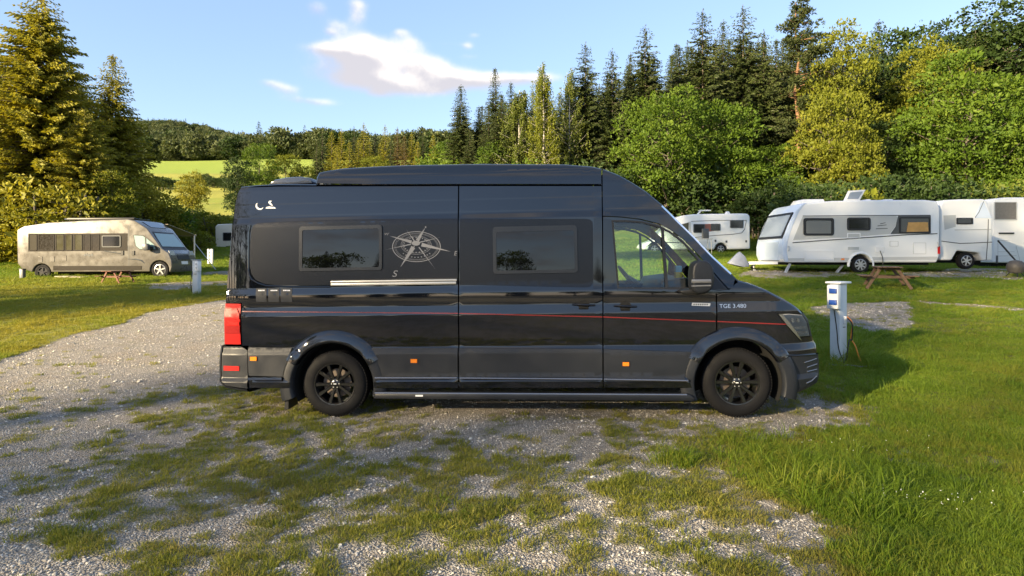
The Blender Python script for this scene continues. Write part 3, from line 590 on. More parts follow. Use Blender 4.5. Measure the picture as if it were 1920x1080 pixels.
# row of distant spruces over the black van's roof
far_row = [(604, 236, 96, 'spruce_far'), (622, 243, 93, 'gold_far'), (640, 240, 97, 'gold_far'), (655, 262, 91, 'gold_far'), (664, 236, 98, 'spruce_far'), (682, 229, 97, 'gold_far'), (703, 246, 100, 'spruce_far'), (722, 233, 98, 'gold_far'),
           (745, 237, 97, 'rust_far'), (758, 252, 95, 'rust_far'), (772, 247, 102, 'gold_far'), (793, 242, 103, 'spruce_far'), (812, 250, 100, 'gold_far'), (594, 262, 92, 'spruce_far'), (632, 270, 89, 'gold_far'), (713, 265, 94, 'gold_far'), (733, 258, 92, 'spruce_far'), (783, 262, 93, 'gold_far'), (672, 258, 92, 'gold_far'), (693, 262, 93, 'gold_far')]
for (u, vt, d, k) in far_row:
    if k == 'rust_far' and u < 750: lb, g = 'tallest rusty brown spruce in the distant row over the black van', None
    elif k == 'rust_far': lb, g = 'lower rusty brown spruce in the distant row over the black van', None
    elif u == 604: lb, g = 'dark spruce at the left end of the distant row over the van', None
    elif vt < 254:
        nth = sum(1 for q in far_row if q[0] <= u and q[1] < 254); lb, g = '%s spruce, %s from the left among the tall tips of the distant row' % ({'gold_far': 'golden green', 'spruce_far': 'dark'}[k], ['', 'first', 'second', 'third', 'fourth', 'fifth', 'sixth', 'seventh', 'eighth', 'ninth', 'tenth', 'eleventh', 'twelfth', 'thirteenth'][nth]), 'distant row of spruces'
    else: lb, g = {'gold_far': ('short golden spruce in front of the tall tips of the distant row', 'golden spruces in the distant row'), 'spruce_far': ('short dark spruce in front of the tall tips of the distant row', 'dark spruces in the distant row')}[k]
    tree('spruce_tree', k, u, vt, d, lb, g, 1.0)
tree('broadleaf_tree', 'yellow1', 702, 290, 84, 'small golden leafy tree below the distant spruce row', None, 1.0)
tree('broadleaf_tree', 'maple1', 838, 262, 80, 'round green tree at the right end of the distant spruce row', None, 1.0)
tree('broadleaf_tree', 'maple0', 868, 268, 76, 'wide green tree just right of the distant spruce row', None, .8)
tree('broadleaf_tree', 'shrub0', 828, 292, 72, 'bright green bush peeking over the pop-up roof', None, 1.3, cat='bush')
# the wood on the right
named = [('spruce1', 864, 158, 70, 'dark spruce standing apart at the left end of the tall wood', 1.15), ('spruce0', 928, 126, 68, 'tall spruce second from the left end of the wood', .9), ('spruce1', 958, 152, 70, 'spruce tucked behind the pale hanging birch leaves', .9),
         ('spruce3', 1098, 78, 60, 'bare trunked spruce right of the golden birch', 1.0), ('spruce3', 1148, 90, 59, 'bare trunked spruce between the birch and the round maple', .95), ('spruce1', 1182, 98, 64, 'slender spruce tip left of the peak above the maple', .85),
         ('spruce3', 1210, 46, 60, 'tall spruce rising left behind the round maple', 1.1), ('spruce0', 1268, 80, 66, 'shorter spruce peeking between two taller ones above the maple', .8), ('spruce3', 1318, 16, 58, 'tall spruce rising right behind the round maple', 1.15),
         ('spruce1', 1356, 36, 62, 'narrow spruce close beside the tall one behind the maple', .9), ('spruce3', 1393, 8, 58, 'tall dark bare trunked spruce above the low green tree', 1.1), ('spruce3', 1432, 54, 57, 'lower spruce just left of the pine', 1.0),
         ('pine', 1500, -8, 56, 'reddish trunked pine reaching the top of the photo', 1.05), ('spruce1', 1648, 36, 68, 'far dark spruce tip seen in the gap behind the yellow tree', 1.1)]
for (k, u, vt, d, lb, wd) in named: tree('pine_tree' if k == 'pine' else 'spruce_tree', k, u, vt, d, lb, 'named conifers of the wood', wd)
for (k, nm, u, vt, d, lb, wd) in (('birch0', 'birch_tree', 968, 168, 60, 'pale yellow green birch with hanging leaves over the pop-up roof', 1.25), ('birch1', 'birch_tree', 1022, 140, 57, 'golden sunlit birch with white trunk and drooping twigs', 1.05), ('birch2', 'birch_tree', 1062, 130, 59, 'thin airy birch just right of the golden birch', 1.0),
        ('birch2', 'birch_tree', 1008, 118, 64, 'thin birch top behind the golden birch', .9), ('maple1', 'broadleaf_tree', 932, 262, 62, 'low green leafy tree at the foot of the pale birch', .9), ('maple0', 'maple_tree', 1246, 158, 50, 'broad round maple with bright leaves behind the black van cab', .92), ('maple1', 'maple_tree', 1350, 186, 52, 'right shoulder of maple foliage with reddish tips', 1.0),
        ('maple1', 'broadleaf_tree', 1452, 268, 52, 'low green tree above the front of the big white caravan', 1.15), ('yellow0', 'broadleaf_tree', 1582, 38, 54, 'tall yellow green tree right of the pine', .8), ('yellow1', 'broadleaf_tree', 1560, 160, 49, 'bright yellow tree in front of the tall yellow one', .75), ('yellow1', 'broadleaf_tree', 1604, 232, 48, 'small golden tree above the roof hatch of the caravan', .75),
        ('yellow0', 'broadleaf_tree', 1745, 66, 56, 'tall pale yellow tree behind the huge dark green one', 1.0), ('big', 'maple_tree', 1812, 82, 49, 'huge dense green tree rising over the right caravans', 1.0), ('big', 'broadleaf_tree', 1918, 205, 47, 'dense green tree cut by the right edge', .8), ('dark0', 'broadleaf_tree', 1690, 50, 62, 'dark leafy tree in the gap between yellow trees', .95),
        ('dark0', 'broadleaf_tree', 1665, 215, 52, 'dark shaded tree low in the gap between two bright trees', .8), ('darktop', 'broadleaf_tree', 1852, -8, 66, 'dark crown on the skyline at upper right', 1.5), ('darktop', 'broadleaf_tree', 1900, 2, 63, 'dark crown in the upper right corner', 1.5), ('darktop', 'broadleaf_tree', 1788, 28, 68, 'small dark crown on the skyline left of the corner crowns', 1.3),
        ('darktop', 'broadleaf_tree', 1950, -30, 62, 'dark tree beyond the right edge', 1.5), ('darktop', 'broadleaf_tree', 1738, 40, 70, 'feathery dark crown behind the pale yellow tree', 1.2)):
    tree(nm, k, u, vt, d, lb, None, wd)
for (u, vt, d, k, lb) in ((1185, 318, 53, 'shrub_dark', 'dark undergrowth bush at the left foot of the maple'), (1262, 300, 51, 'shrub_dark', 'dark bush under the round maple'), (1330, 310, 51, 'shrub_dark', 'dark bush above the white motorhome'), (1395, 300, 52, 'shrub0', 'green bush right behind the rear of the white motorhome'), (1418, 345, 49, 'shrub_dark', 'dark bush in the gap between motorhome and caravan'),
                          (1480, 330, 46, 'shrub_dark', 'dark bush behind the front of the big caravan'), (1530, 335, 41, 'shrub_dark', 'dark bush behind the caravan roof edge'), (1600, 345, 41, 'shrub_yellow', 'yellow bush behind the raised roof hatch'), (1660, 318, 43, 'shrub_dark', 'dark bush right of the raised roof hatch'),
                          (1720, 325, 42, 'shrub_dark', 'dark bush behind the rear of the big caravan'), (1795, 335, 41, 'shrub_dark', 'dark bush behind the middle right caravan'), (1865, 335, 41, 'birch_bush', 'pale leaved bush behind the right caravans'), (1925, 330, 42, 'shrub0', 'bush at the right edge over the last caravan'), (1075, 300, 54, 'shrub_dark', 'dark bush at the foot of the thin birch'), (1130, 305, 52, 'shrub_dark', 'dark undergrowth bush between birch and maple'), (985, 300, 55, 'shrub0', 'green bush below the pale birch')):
    if k == 'birch_bush': KIND[k] = recol(KIND['shrub0'], L_BIRCH); HT[k] = HT['shrub0']
    tree('shrub', k, u, vt, d, lb, 'bushes along the edge of the wood', 1.1, cat='bush')  # dark leaf colour stands in for the shade at the wood's foot
rnd = random.Random(5)
for (u, vt, d) in ((2010, 30, 60), (2060, 90, 54), (2110, 10, 66), (2170, 60, 58), (2230, 40, 64), (2300, 90, 60)): tree('broadleaf_tree', 'darktop' if vt < 50 else 'big', u, vt, d, 'leafy tree of the wood beyond the right edge of the photo', 'trees beyond the right edge', 1.1)
fill = [(u, d) for d in (64, 72, 82) for u in range(870, 2010, 36)]
for (u, d) in fill:
    sky_v = np.interp(u, [880, 930, 1000, 1100, 1160, 1210, 1320, 1395, 1500, 1580, 1650, 1740, 1850, 1950], [215, 165, 175, 130, 130, 95, 70, 62, 60, 90, 75, 90, 40, 20])
    k = rnd.choice(['spruce0', 'spruce2', 'spruce1', 'spruce3']); dd = d + rnd.uniform(-3, 3); tree('spruce_tree', k, u + rnd.uniform(-18, 18), sky_v + rnd.uniform(0, 30), dd, 'dark spruce inside the wood behind the trees of its edge', 'inner spruces of the wood', rnd.uniform(1.0, 1.3))
# trees beyond the frame: some added to shade the pitch, others mirrored in the paint
shade = []
for (p, t_, h, k, wd) in ((-8.8, 36, 28, 'high', .95), (-5.0, 46, 27, 'airy', .75), (-9.2, 44, 26, 'airy', .85), (-6.6, 54, 29, 'airy', .68), (-1.5, 60, 30, 'airy', .8), (2.2, 68, 32, 'airy', .8), (6, 72, 32, 'airy', .8), (10, 72, 32, 'airy', .8), (14, 70, 31, 'airy', .85), (-23, 20, 27, 'maple0', .46), (-21, 60, 26, 'spruce2', 1.3)):
    shade.append((-SUN_AZ.y * p + SUN_AZ.x * -0 + SUN_AZ.x * t_, SUN_AZ.x * p + SUN_AZ.y * t_, h, k, wd))
for (x, y, h, k, wd) in shade: tree('broadleaf_tree' if 'spruce' not in k else 'spruce_tree', k, 0, 0, 0, 'unseen tall tree added beyond the left edge to shade the pitch', 'added shade trees beyond the left edge', wd, xy=(x, y), height=h)
for i in range(26):
    x = -78 + i * 6.2 + rnd.uniform(-2, 2); y = -70 - rnd.uniform(0, 22); k = rnd.choice(['dark0', 'maple0', 'spruce1', 'spruce0', 'dark0', 'spruce2', 'dark0'])
    tree('spruce_tree' if 'spruce' in k else 'broadleaf_tree', k, 0, 0, 0, 'distant tree mirrored in the black paint and windows', 'trees mirrored in the black van', 1.1, xy=(x, y), height=rnd.choice([12, 14, 15.5, 17]) if x < -20 else rnd.choice([8.5, 10, 11.5, 13]))
# woods on the far hill: one mass, instanced
far_src = []
L_HAZED = leaf('hazed_leaves', [(.040, .056, .026), (.080, .100, .040), (.130, .148, .058)], .25)  # far foliage greyed in its colour, standing in for haze
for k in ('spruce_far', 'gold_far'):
    tm, cm, H = make_spruce(90 + len(far_src), 12, 2.7, .0, (L_SPRUCE, L_HAZED)[len(far_src)], dens=.42, leafs=2.0); far_src.append(bpy.data.objects.new('hill_conifer', cm))
for k, mt in enumerate((L_HAZED, L_DARK, L_HAZED)):
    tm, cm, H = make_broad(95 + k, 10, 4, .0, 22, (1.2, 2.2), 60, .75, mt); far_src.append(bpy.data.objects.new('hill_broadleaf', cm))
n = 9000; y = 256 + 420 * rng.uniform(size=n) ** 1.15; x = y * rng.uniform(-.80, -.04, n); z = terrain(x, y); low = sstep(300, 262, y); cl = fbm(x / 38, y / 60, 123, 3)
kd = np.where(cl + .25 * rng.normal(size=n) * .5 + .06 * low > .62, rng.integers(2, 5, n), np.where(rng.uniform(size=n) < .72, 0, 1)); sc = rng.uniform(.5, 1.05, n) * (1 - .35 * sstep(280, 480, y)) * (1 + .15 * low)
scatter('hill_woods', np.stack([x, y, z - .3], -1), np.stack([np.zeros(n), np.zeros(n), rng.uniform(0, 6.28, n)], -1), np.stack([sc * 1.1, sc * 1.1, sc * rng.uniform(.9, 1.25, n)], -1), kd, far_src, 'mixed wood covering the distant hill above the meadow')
# ------------------------------------------------------------------ the black camper van
def paint(name, col):
    m, t, o = base_mat(name); tc = t.new('ShaderNodeTexCoord').outputs['Object']
    p = t.new('ShaderNodeBsdfPrincipled', {'IOR': 1.6, 'Coat Weight': .35, 'Coat Roughness': .02, 'Base Color': col + (1,)})
    mp = t.new('ShaderNodeMapping', {'Scale': (.8, 1, 2.2)}); t.l.new(tc, mp.inputs[0])
    b = t.new('ShaderNodeBump', {'Strength': .22, 'Distance': .004, 'Height': t.noise(mp.outputs[0], 1.5, 1)}); t.l.new(b.outputs[0], p.inputs['Normal']); t.l.new(b.outputs[0], p.inputs['Coat Normal'])
    z = t.new('ShaderNodeSeparateXYZ', {0: tc}).outputs[2]; dust = t.math('MULTIPLY', t.maprange(z, 1.1, .3), t.maprange(t.noise(tc, 6, 5, .7), .35, .75))
    t.l.new(t.math('ADD', t.math('MULTIPLY', dust, .08), .03), p.inputs['Roughness']); t.l.new(t.mix(t.math('MULTIPLY', dust, .035), col, (.16, .14, .11)), p.inputs['Base Color'])
    t.l.new(p.outputs[0], o.inputs[0]); return m
PAINT = paint('black_paint', (.004, .005, .008)) or pbr('black_paint', (.004, .005, .008), .06, ior=1.6, coat=.35); FILM = pbr('dark_film', (.006, .007, .011), .25, ior=1.5, spec=.36)
CLAD = pbr('dark_plastic', (.015, .017, .022), .42, spec=.32, noise=.1, nscale=3, bump=.12, bscale=240); BLK = pbr('black_plastic', (.010, .010, .011), .5); VOID = pbr('inner_black', (.003, .003, .003), .9)
TYRE = pbr('tyre_rubber', (.008, .008, .009), .8, spec=.2, noise=.25, nscale=5, bump=.3, bscale=90); RIMB = pbr('black_alloy', (.009, .009, .010), .24, ior=1.6, coat=.4); CHROME = pbr('bright_metal', (.62, .62, .60), .22, metal=1)
SILV = pbr('silver_anodised', (.55, .53, .49), .38, metal=.7); WFRAME = pbr('window_frame', (.017, .018, .021), .3); WGLASS = pbr('dark_acrylic', (.002, .002, .003), .0, ior=1.52); CABG = glass('cab_glass', (.80, .93, .87), 1.5, 1.5)
RED = pbr('red_lens', (.42, .007, .006), .4, spec=.25); ORANGE = pbr('orange_lens', (.75, .20, .015), .2, coat=.5); WHITE = pbr('white_print', (.72, .72, .72), .5); GREYP = pbr('grey_print', (.14, .145, .165), .5); STRIPE = pbr('red_stripe', (.16, .012, .012), .35)
LENS = glass('lamp_lens', (.80, .83, .86), 1.2, 1.5); LAMPIN = pbr('lamp_reflector', (.85, .85, .86), .25, metal=1); SEAT = pbr('seat_fabric', (.03, .032, .036), .9); LINER = pbr('pale_liner', (.42, .42, .40), .8)
YR = 6.957; VAN = Fr(((626 - 960) / FOC * YR, YR, CAMZ - (784 - HOR) / FOC * YR), 4.1, 1.02)
VANROOT = empty('camper_van', M=VAN.M, label='long black high roof camper van parked on the gravel pitch', cat='camper van')
WB, WD = 4.49, 2.04
zm = lambda v: VAN.px(960, v)[1]
TILT = [(290, 30), (312, 26), (322, 15), (343, 11), (345, 8), (349, 9), (368, 9), (370, 4), (372, 9), (392, 8.5), (394, 4), (396, 9), (399, 17), (407, 17), (410, 3.6), (470, 3.0), (533, 2.5), (537, 15), (545, 14), (549, 2.2), (556, 1.3), (570, .6), (573, 12), (587, 12), (590.5, -1.5), (648, -3), (651, 24), (659, 24), (663, .8), (704, .8), (706, 34), (712, 34), (714, -4), (735, -7)]
_zt = np.array([zm(v) for v, _ in TILT])[::-1]; _tt = np.array([t_ for _, t_ in TILT])[::-1]
_zz = np.linspace(_zt[0] - .3, _zt[-1] + .3, 3000); _in = np.concatenate([[0], np.cumsum(np.tan(np.radians(np.interp((_zz[1:] + _zz[:-1]) / 2, _zt, _tt))) * np.diff(_zz))]); _in -= np.interp(zm(600), _zz, _in)
def F(x, z):                                        # how far the near side stands in from its outermost plane
    x = np.asarray(x, float); z = np.asarray(z, float); y = np.interp(z, _zz, _in)
    y = y + .17 * np.maximum(0, (x - 4.78) / .55) ** 2.3 + .10 * np.maximum(0, (x - 3.0) / 1.2) ** 2 * sstep(1.35, 2.0, z) + .30 * np.maximum(0, -1.02 - x) ** 2
    return y
def nrmF(x, z, e=.0015):
    fx = (F(x + e, z) - F(x - e, z)) / (2 * e); fz = (F(x, z + e) - F(x, z - e)) / (2 * e); return unit(np.stack([fx, -np.ones_like(fx), fz], -1))
def S(u, v, off=0.0):
    x, z = VAN.px(u, v, 0)
    for _ in range(3): x, z = VAN.px(u, v, float(F(x, z)) + off)
    return (x, z)
def SP(pts, off=0.0): return [S(u, v, off) for u, v in pts]
def dens_loop(pts, mx=.06, closed=True):
    o = []; n = len(pts)
    for i in range(n if closed else n - 1):
        a, b = np.array(pts[i]), np.array(pts[(i + 1) % n]); k = max(1, int(math.ceil(np.linalg.norm(b - a) / mx))); o += [tuple(a + (b - a) * j / k) for j in range(k)]
    return o if closed else o + [tuple(pts[-1])]
ROWS = sorted(set([zm(v + d) for v, _ in TILT for d in (-.35, .35)] + [zm(v) for v in range(300, 735, 9)]))
def seg_dist(px, pz, loop):
    d = np.full(px.shape, 9.0); n = len(loop)
    for i in range(n):
        a, b = np.array(loop[i]), np.array(loop[(i + 1) % n]); e = b - a; L2 = max(e @ e, 1e-12); t_ = np.clip(((px - a[0]) * e[0] + (pz - a[1]) * e[1]) / L2, 0, 1)
        d = np.minimum(d, np.hypot(px - a[0] - t_ * e[0], pz - a[1] - t_ * e[1]))
    return d
def panel(name, outline, mat, parent, holes=(), off=0.0, flange=.022, mirror=False, step=.12, rows=None, lip=None, **kw):
    """A body panel: the outline filled with a grid, pushed onto the side surface F, with exact normals and a folded edge."""
    L = [dens_loop(outline)] + [dens_loop(h) for h in holes]; pts = [p for l in L for p in l]; ed = []; o = 0
    for l in L: ed += [(o + i, o + (i + 1) % len(l)) for i in range(len(l))]; o += len(l)
    xs = [p[0] for p in L[0]]; zs = [p[1] for p in L[0]]; rw = np.array([r_ for r_ in (rows or ROWS) if min(zs) < r_ < max(zs)]); gx_ = np.arange(min(xs) + step / 2, max(xs), step)
    if len(rw) and len(gx_):
        A, B = np.meshgrid(gx_, rw); A, B = A.ravel(), B.ravel(); k = in_poly(A, B, L[0]) & (seg_dist(A, B, L[0]) > .006)
        for h in L[1:]: k &= ~in_poly(A, B, h) & (seg_dist(A, B, h) > .006)
        pts = pts + list(zip(A[k], B[k]))
    r_ = geometry.delaunay_2d_cdt([Vector(p) for p in pts], ed, [], 0, 1e-6); V = np.array([tuple(p) for p in r_[0]]); T = np.array(r_[2]); c = V[T].mean(1); k = in_poly(c[:, 0], c[:, 1], L[0])
    for h in L[1:]: k &= ~in_poly(c[:, 0], c[:, 1], h)
    T = T[k]; nv = len(V); Y = F(V[:, 0], V[:, 1]) + off
    if lip: Y = Y + lip(V[:, 0], V[:, 1])
    NR = nrmF(V[:, 0], V[:, 1]); P3 = np.stack([V[:, 0], Y, V[:, 1]], -1)
    a, b, c_ = V[T[:, 0]], V[T[:, 1]], V[T[:, 2]]; cr = (b[:, 0] - a[:, 0]) * (c_[:, 1] - a[:, 1]) - (b[:, 1] - a[:, 1]) * (c_[:, 0] - a[:, 0]); T[cr < 0] = T[cr < 0][:, ::-1]
    P3 = list(map(tuple, P3)); faces = [tuple(t_) for t_ in T]; norms = [NR[i] for t_ in T for i in t_]
    for li, l in enumerate(L):                      # folded edge
        n = len(l); ii = [len(P3) + j for j in range(n)]; y0 = [float(F(*p)) + off + (float(lip(*p)) if lip else 0) for p in l]; P3 += [(p[0], y, p[1]) for p, y in zip(l, y0)]; jj = [len(P3) + j for j in range(n)]; P3 += [(p[0], y + flange, p[1]) for p, y in zip(l, y0)]
        for j in range(n):
            q = (j + 1) % n; faces.append((ii[j], ii[q], jj[q], jj[j])); d = Vector((l[q][0] - l[j][0], 0, l[q][1] - l[j][1])); nn = Vector((d.z, 0, -d.x)).normalized() if d.length > 0 else Vector((0, -1, 0)); norms += [nn] * 4
    if mirror: P3 = [(p[0], WD - p[1], p[2]) for p in P3]; faces = [f[::-1] for f in faces]; nn2 = []; o = 0
    if mirror:
        for f in faces: nn2 += [Vector((q[0], -q[1], q[2])) for q in norms[o:o + len(f)][::-1]]; o += len(f)
        norms = nn2
    me = bpy.data.meshes.new(name); me.from_pydata(P3, [], faces); me.shade_smooth(); me.normals_split_custom_set([tuple(q) for q in norms]); me.update()
    return link(name, me, mat, parent, **kw)
def strip(name, edge, mat, parent, bulge=.05, p=3.0, K=18, yoff=0.0, closed=False, mx=.05, **kw):
    """Skin across the van's width from the near edge line to its mirror image."""
    E = np.array(dens_loop(edge, mx, False)); tg = np.gradient(E, axis=0); Nn = unit(np.stack([-tg[:, 1], tg[:, 0]], -1)); ye = F(E[:, 0], E[:, 1]) + yoff
    s_ = .5 - .5 * np.cos(np.linspace(0, 1, K) * np.pi); g = (1 - np.abs(2 * s_ - 1) ** p) ** (1 / p); b = np.asarray(bulge) if np.ndim(bulge) else np.full(len(E), bulge)
    if np.ndim(bulge): b = np.interp(np.linspace(0, 1, len(E)), np.linspace(0, 1, len(bulge)), bulge)
    X = E[:, None, 0] + Nn[:, None, 0] * b[:, None] * g; Zz = E[:, None, 1] + Nn[:, None, 1] * b[:, None] * g; Yy = ye[:, None] + s_ * (WD - 2 * ye[:, None])
    n = len(E); id_ = np.arange(n * K).reshape(n, K); q = np.stack([id_[:-1, :-1], id_[:-1, 1:], id_[1:, 1:], id_[1:, :-1]], -1).reshape(-1, 4)
    return link(name, mesh_np(name, np.stack([X, Yy, Zz], -1), q, smooth=True), mat, parent, **kw)
def arc(cx, cz, r_, a0, a1, n=28): return [(cx + r_ * math.cos(R(a0 + (a1 - a0) * i / n)), cz + r_ * math.sin(R(a0 + (a1 - a0) * i / n))) for i in range(n + 1)]
RW = .375; AR = .485; FX, FZ = WB, RW
sill = S(960, 727)[1]
def arch_cut(cx, r_, z0): a = math.degrees(math.asin((z0 - RW) / r_)); return arc(cx, RW, r_, 180 - a, a)
ra = arch_cut(0, AR, sill); fa = arch_cut(WB, AR, sill)
rear_out = SP([(424, 569), (426, 530), (431, 480), (436, 420), (441, 385), (446, 362), (452, 352)])
qp = rear_out + SP([(520, 350), (858.8, 349), (858.8, 727)]) + ra[::-1] + SP([(466, 727), (466, 650), (453.5, 647.5), (453.5, 568)])
# order: rear edge up, along the top, down the seam, along the sill with the arch
qp = rear_out + SP([(520, 350), (858.8, 349)]) + [S(858.8, 727)] + [p for p in ra[::-1]] + SP([(467, 727), (467, 648), (453.5, 648), (453.5, 568)])
panel('rear_quarter', qp, PAINT, VANROOT)
panel('sliding_door', SP([(861.2, 349), (1127.8, 349), (1129, 500), (1130, 727), (861.2, 727)]), PAINT, VANROOT)
# cab side: high roof cheek above the door
cheek = SP([(1129.6, 320), (1160, 332), (1185, 346), (1210, 362), (1240, 387), (1270, 417), (1300, 446), (1335, 483), (1370, 515), (1378, 523), (1374, 540), (1366, 541), (1340, 512), (1310, 478), (1282, 449), (1258, 431), (1236, 419), (1200, 410), (1165, 406), (1130.5, 404.5)])
panel('cab_cheek', cheek, PAINT, VANROOT, step=.06)
win_a = SP([(1149, 415), (1175, 415), (1205, 417.5), (1232, 424.5), (1256, 436), (1280, 455), (1300, 477), (1311, 491), (1320, 503), (1322, 539), (1200, 540), (1160, 539.5)])
door = SP([(1131, 406.5), (1165, 408), (1200, 412), (1234, 421), (1256, 433), (1281, 451), (1309, 481), (1339, 514), (1364, 542), (1342, 545), (1342, 640)]) + arc(WB, RW, .60, 118, 190)[6:20] + SP([(1297, 727), (1132, 727)])
di = [p for p in door]
CABDOOR = panel('cab_door', di, PAINT, VANROOT, holes=[win_a], step=.08)
fz = arc(WB, RW, AR, 140, 22, 30)
fend = SP([(1344.5, 546), (1368, 543), (1378, 533), (1384, 529), (1410, 537), (1440, 550), (1470, 566), (1494, 581), (1503, 589), (1478, 588), (1457, 588.5), (1476, 612), (1496, 633), (1519, 631), (1525, 645), (1529, 662), (1470, 664)]) + [p for p in fz[::-1] if p[1] > .30 and p[0] < S(1470, 664)[0]][:-4] + SP([(1344.5, 640)])
panel('front_fender', fend, PAINT, VANROOT, step=.05)
# pop-up roof
pop = SP([(594, 343.5), (596, 334), (600, 326), (640, 319.5), (700, 316), (760, 313.5), (900, 311), (1060, 312), (1110, 316), (1127.5, 320), (1127.5, 344.8), (861, 344.8), (700, 345)])
panel('popup_roof', pop, PAINT, VANROOT)
strip('popup_roof_skin', SP([(594, 343.5), (596, 334), (600, 326), (640, 319.5), (700, 316), (760, 313.5), (900, 311), (1060, 312), (1110, 316), (1127.5, 320)]), PAINT, VANROOT, .05)
strip('roof_skin', SP([(452, 352), (480, 349), (520, 347), (595, 347.5), (800, 347), (1128, 347)]), PAINT, VANROOT, .03)
strip('rear_doors', SP([(466, 728), (424, 722), (418, 700), (421, 650), (424, 569), (426, 530), (431, 480), (436, 420), (441, 385), (446, 362), (452, 352)]), PAINT, VANROOT, .03)
strip('cab_roof_skin', SP([(1129.6, 320), (1160, 332), (1185, 346), (1210, 362), (1240, 387)]), PAINT, VANROOT, .05)
strip('windscreen', SP([(1240, 387), (1270, 417), (1300, 446), (1335, 483), (1370, 515)]), CABG, VANROOT, .05)
strip('scuttle', SP([(1370, 515), (1378, 523), (1384, 529)]), BLK, VANROOT, .04)
strip('bonnet', SP([(1384, 529), (1410, 537), (1440, 550), (1470, 566), (1494, 581), (1503, 589)]), PAINT, VANROOT, [.04, .05, .055, .06, .05])
strip('grille', SP([(1503, 589), (1512, 602), (1519, 631)]), BLK, VANROOT, .07)
strip('front_panel', SP([(1519, 631), (1525, 645), (1529, 662)]), PAINT, VANROOT, .07)
bump = SP([(1466, 667), (1529, 664.5), (1531, 680), (1531, 700), (1528, 714), (1500, 729), (1474, 735)]) + [(WB + .50 * math.cos(R(a)), RW + .50 * math.sin(R(a))) for a in range(-20, 19, 4)]
panel('front_bumper', bump, CLAD, VANROOT, step=.05, off=-.012)
strip('front_bumper_skin', SP([(1529, 664.5), (1531, 680), (1531, 700), (1528, 714), (1500, 729), (1474, 735)]), CLAD, VANROOT, .08, yoff=-.012)
# mirrored far side and cab shell
panel('rear_quarter', SP([(424, 569), (426, 530), (431, 480), (441, 385), (452, 352), (1129, 348), (1129, 727)]) + ra[::-1] + SP([(466, 727), (440, 720)]), PAINT, VANROOT, mirror=True, step=.3)
panel('cab_cheek', cheek, PAINT, VANROOT, mirror=True, step=.1); FARDOOR = panel('cab_door', di, PAINT, VANROOT, holes=[win_a], mirror=True, step=.15)
panel('front_fender', fend, PAINT, VANROOT, mirror=True, step=.1)
panel('window_pane', inset(win_a, -.004), CABG, CABDOOR, off=.012, flange=.004, step=.2); panel('window_pane', inset(win_a, -.004), CABG, FARDOOR, off=.012, flange=.004, mirror=True, step=.2)
# black inner shell (seen only in the seams) and the cab's inside
body = SP([(470, 700), (445, 560), (455, 420), (468, 362), (600, 356), (1120, 356), (1127, 480), (1135, 700)])
shell = MB().prism([p for p in body[:-1]] + [body[-1]] + [(AR * .96 + .0, sill + .08)] + arc(0, RW, AR * .97, 18, 162, 16) + [(-AR * .97, sill + .08)], .165, WD - .165); shell.build('body_core', VOID, VANROOT, smooth=0)
cx0 = S(1131, 500)[0]; MB().box(((cx0 + 5.0) / 2 - .12, WD / 2, .75), (5.0 - cx0 - .5, WD - .9, .62)).box((2.2, WD / 2, .42), (5.2, WD - .62, .16)).build('underbody', VOID, VANROOT, smooth=0)
belt = S(1200, 540)[1]
MB().prism([(cx0, .45), (cx0, belt - .06), (4.02, belt - .06), (4.02, .95), (4.02, .45)], .10, .16).build('door_card', BLK, VANROOT, smooth=0)
MB().prism([(cx0, .45), (cx0, belt - .06), (4.02, belt - .06), (4.02, .45)], WD - .16, WD - .10).build('door_card', BLK, VANROOT, smooth=0)
MB().box((cx0 + .02, WD / 2, 1.45), (.04, WD - .4, 2.0)).build('bulkhead', VOID, VANROOT, smooth=0)
MB().prism([(3.72, .9), (3.66, belt - .1), (3.74, belt + .07), (4.0, belt + .10), (4.55, belt - .06), (4.6, .9)], .22, WD - .22).build('dashboard', BLK, VANROOT, bevel=.02)
d = VANROOT
swc = Vector((3.50, 1.52, belt + .06)); tb = MB(); ring_ = [(swc + Matrix.Rotation(R(-38), 3, 'Y') @ Vector((0, .19 * math.cos(a), .19 * math.sin(a)))) for a in np.linspace(0, 2 * math.pi, 25)]
tb.tube(ring_, .017, 8, False); tb.bar(ring_[0], ring_[12], .035, .02); tb.bar(ring_[18], swc, .035, .02); tb.tube([swc, (3.78, 1.52, belt - .12)], .04).build('steering_wheel', BLK, VANROOT)
for y in (.55, 1.5):
    MB().box((3.0, y, .95), (.5, .5, .16)).box((2.78, y, 1.12), (.13, .48, .50), Matrix.Rotation(R(-10), 3, 'Y')).build('seat', SEAT, VANROOT, bevel=.04)
MB().box((3.95, .42, belt + .15), (.07, .10, .16)).build('blue_yellow_item', pbr('cyan_card', (.05, .35, .55), .5), VANROOT, bevel=.01); MB().box((3.95, .42, belt + .115), (.073, .104, .085)).build('yellow_band', pbr('yellow_card', (.65, .42, .02), .5), VANROOT)  # blue and yellow item of unclear kind on the dashboard
pa = S(1163, 472); pb = S(1176, 528); MB().box((pa[0] + .04, WD - .30, (pa[1] + pb[1]) / 2 + .0), (.10, .02, abs(pa[1] - pb[1]) + .05)).build('folded_blind', pbr('pale_blind', (.45, .62, .58), .8), VANROOT)
MB().tube([(3.20, WD - .2, belt - .1), (3.17, WD - .2, belt + .42)], .018).build('grab_pole', BLK, VANROOT)
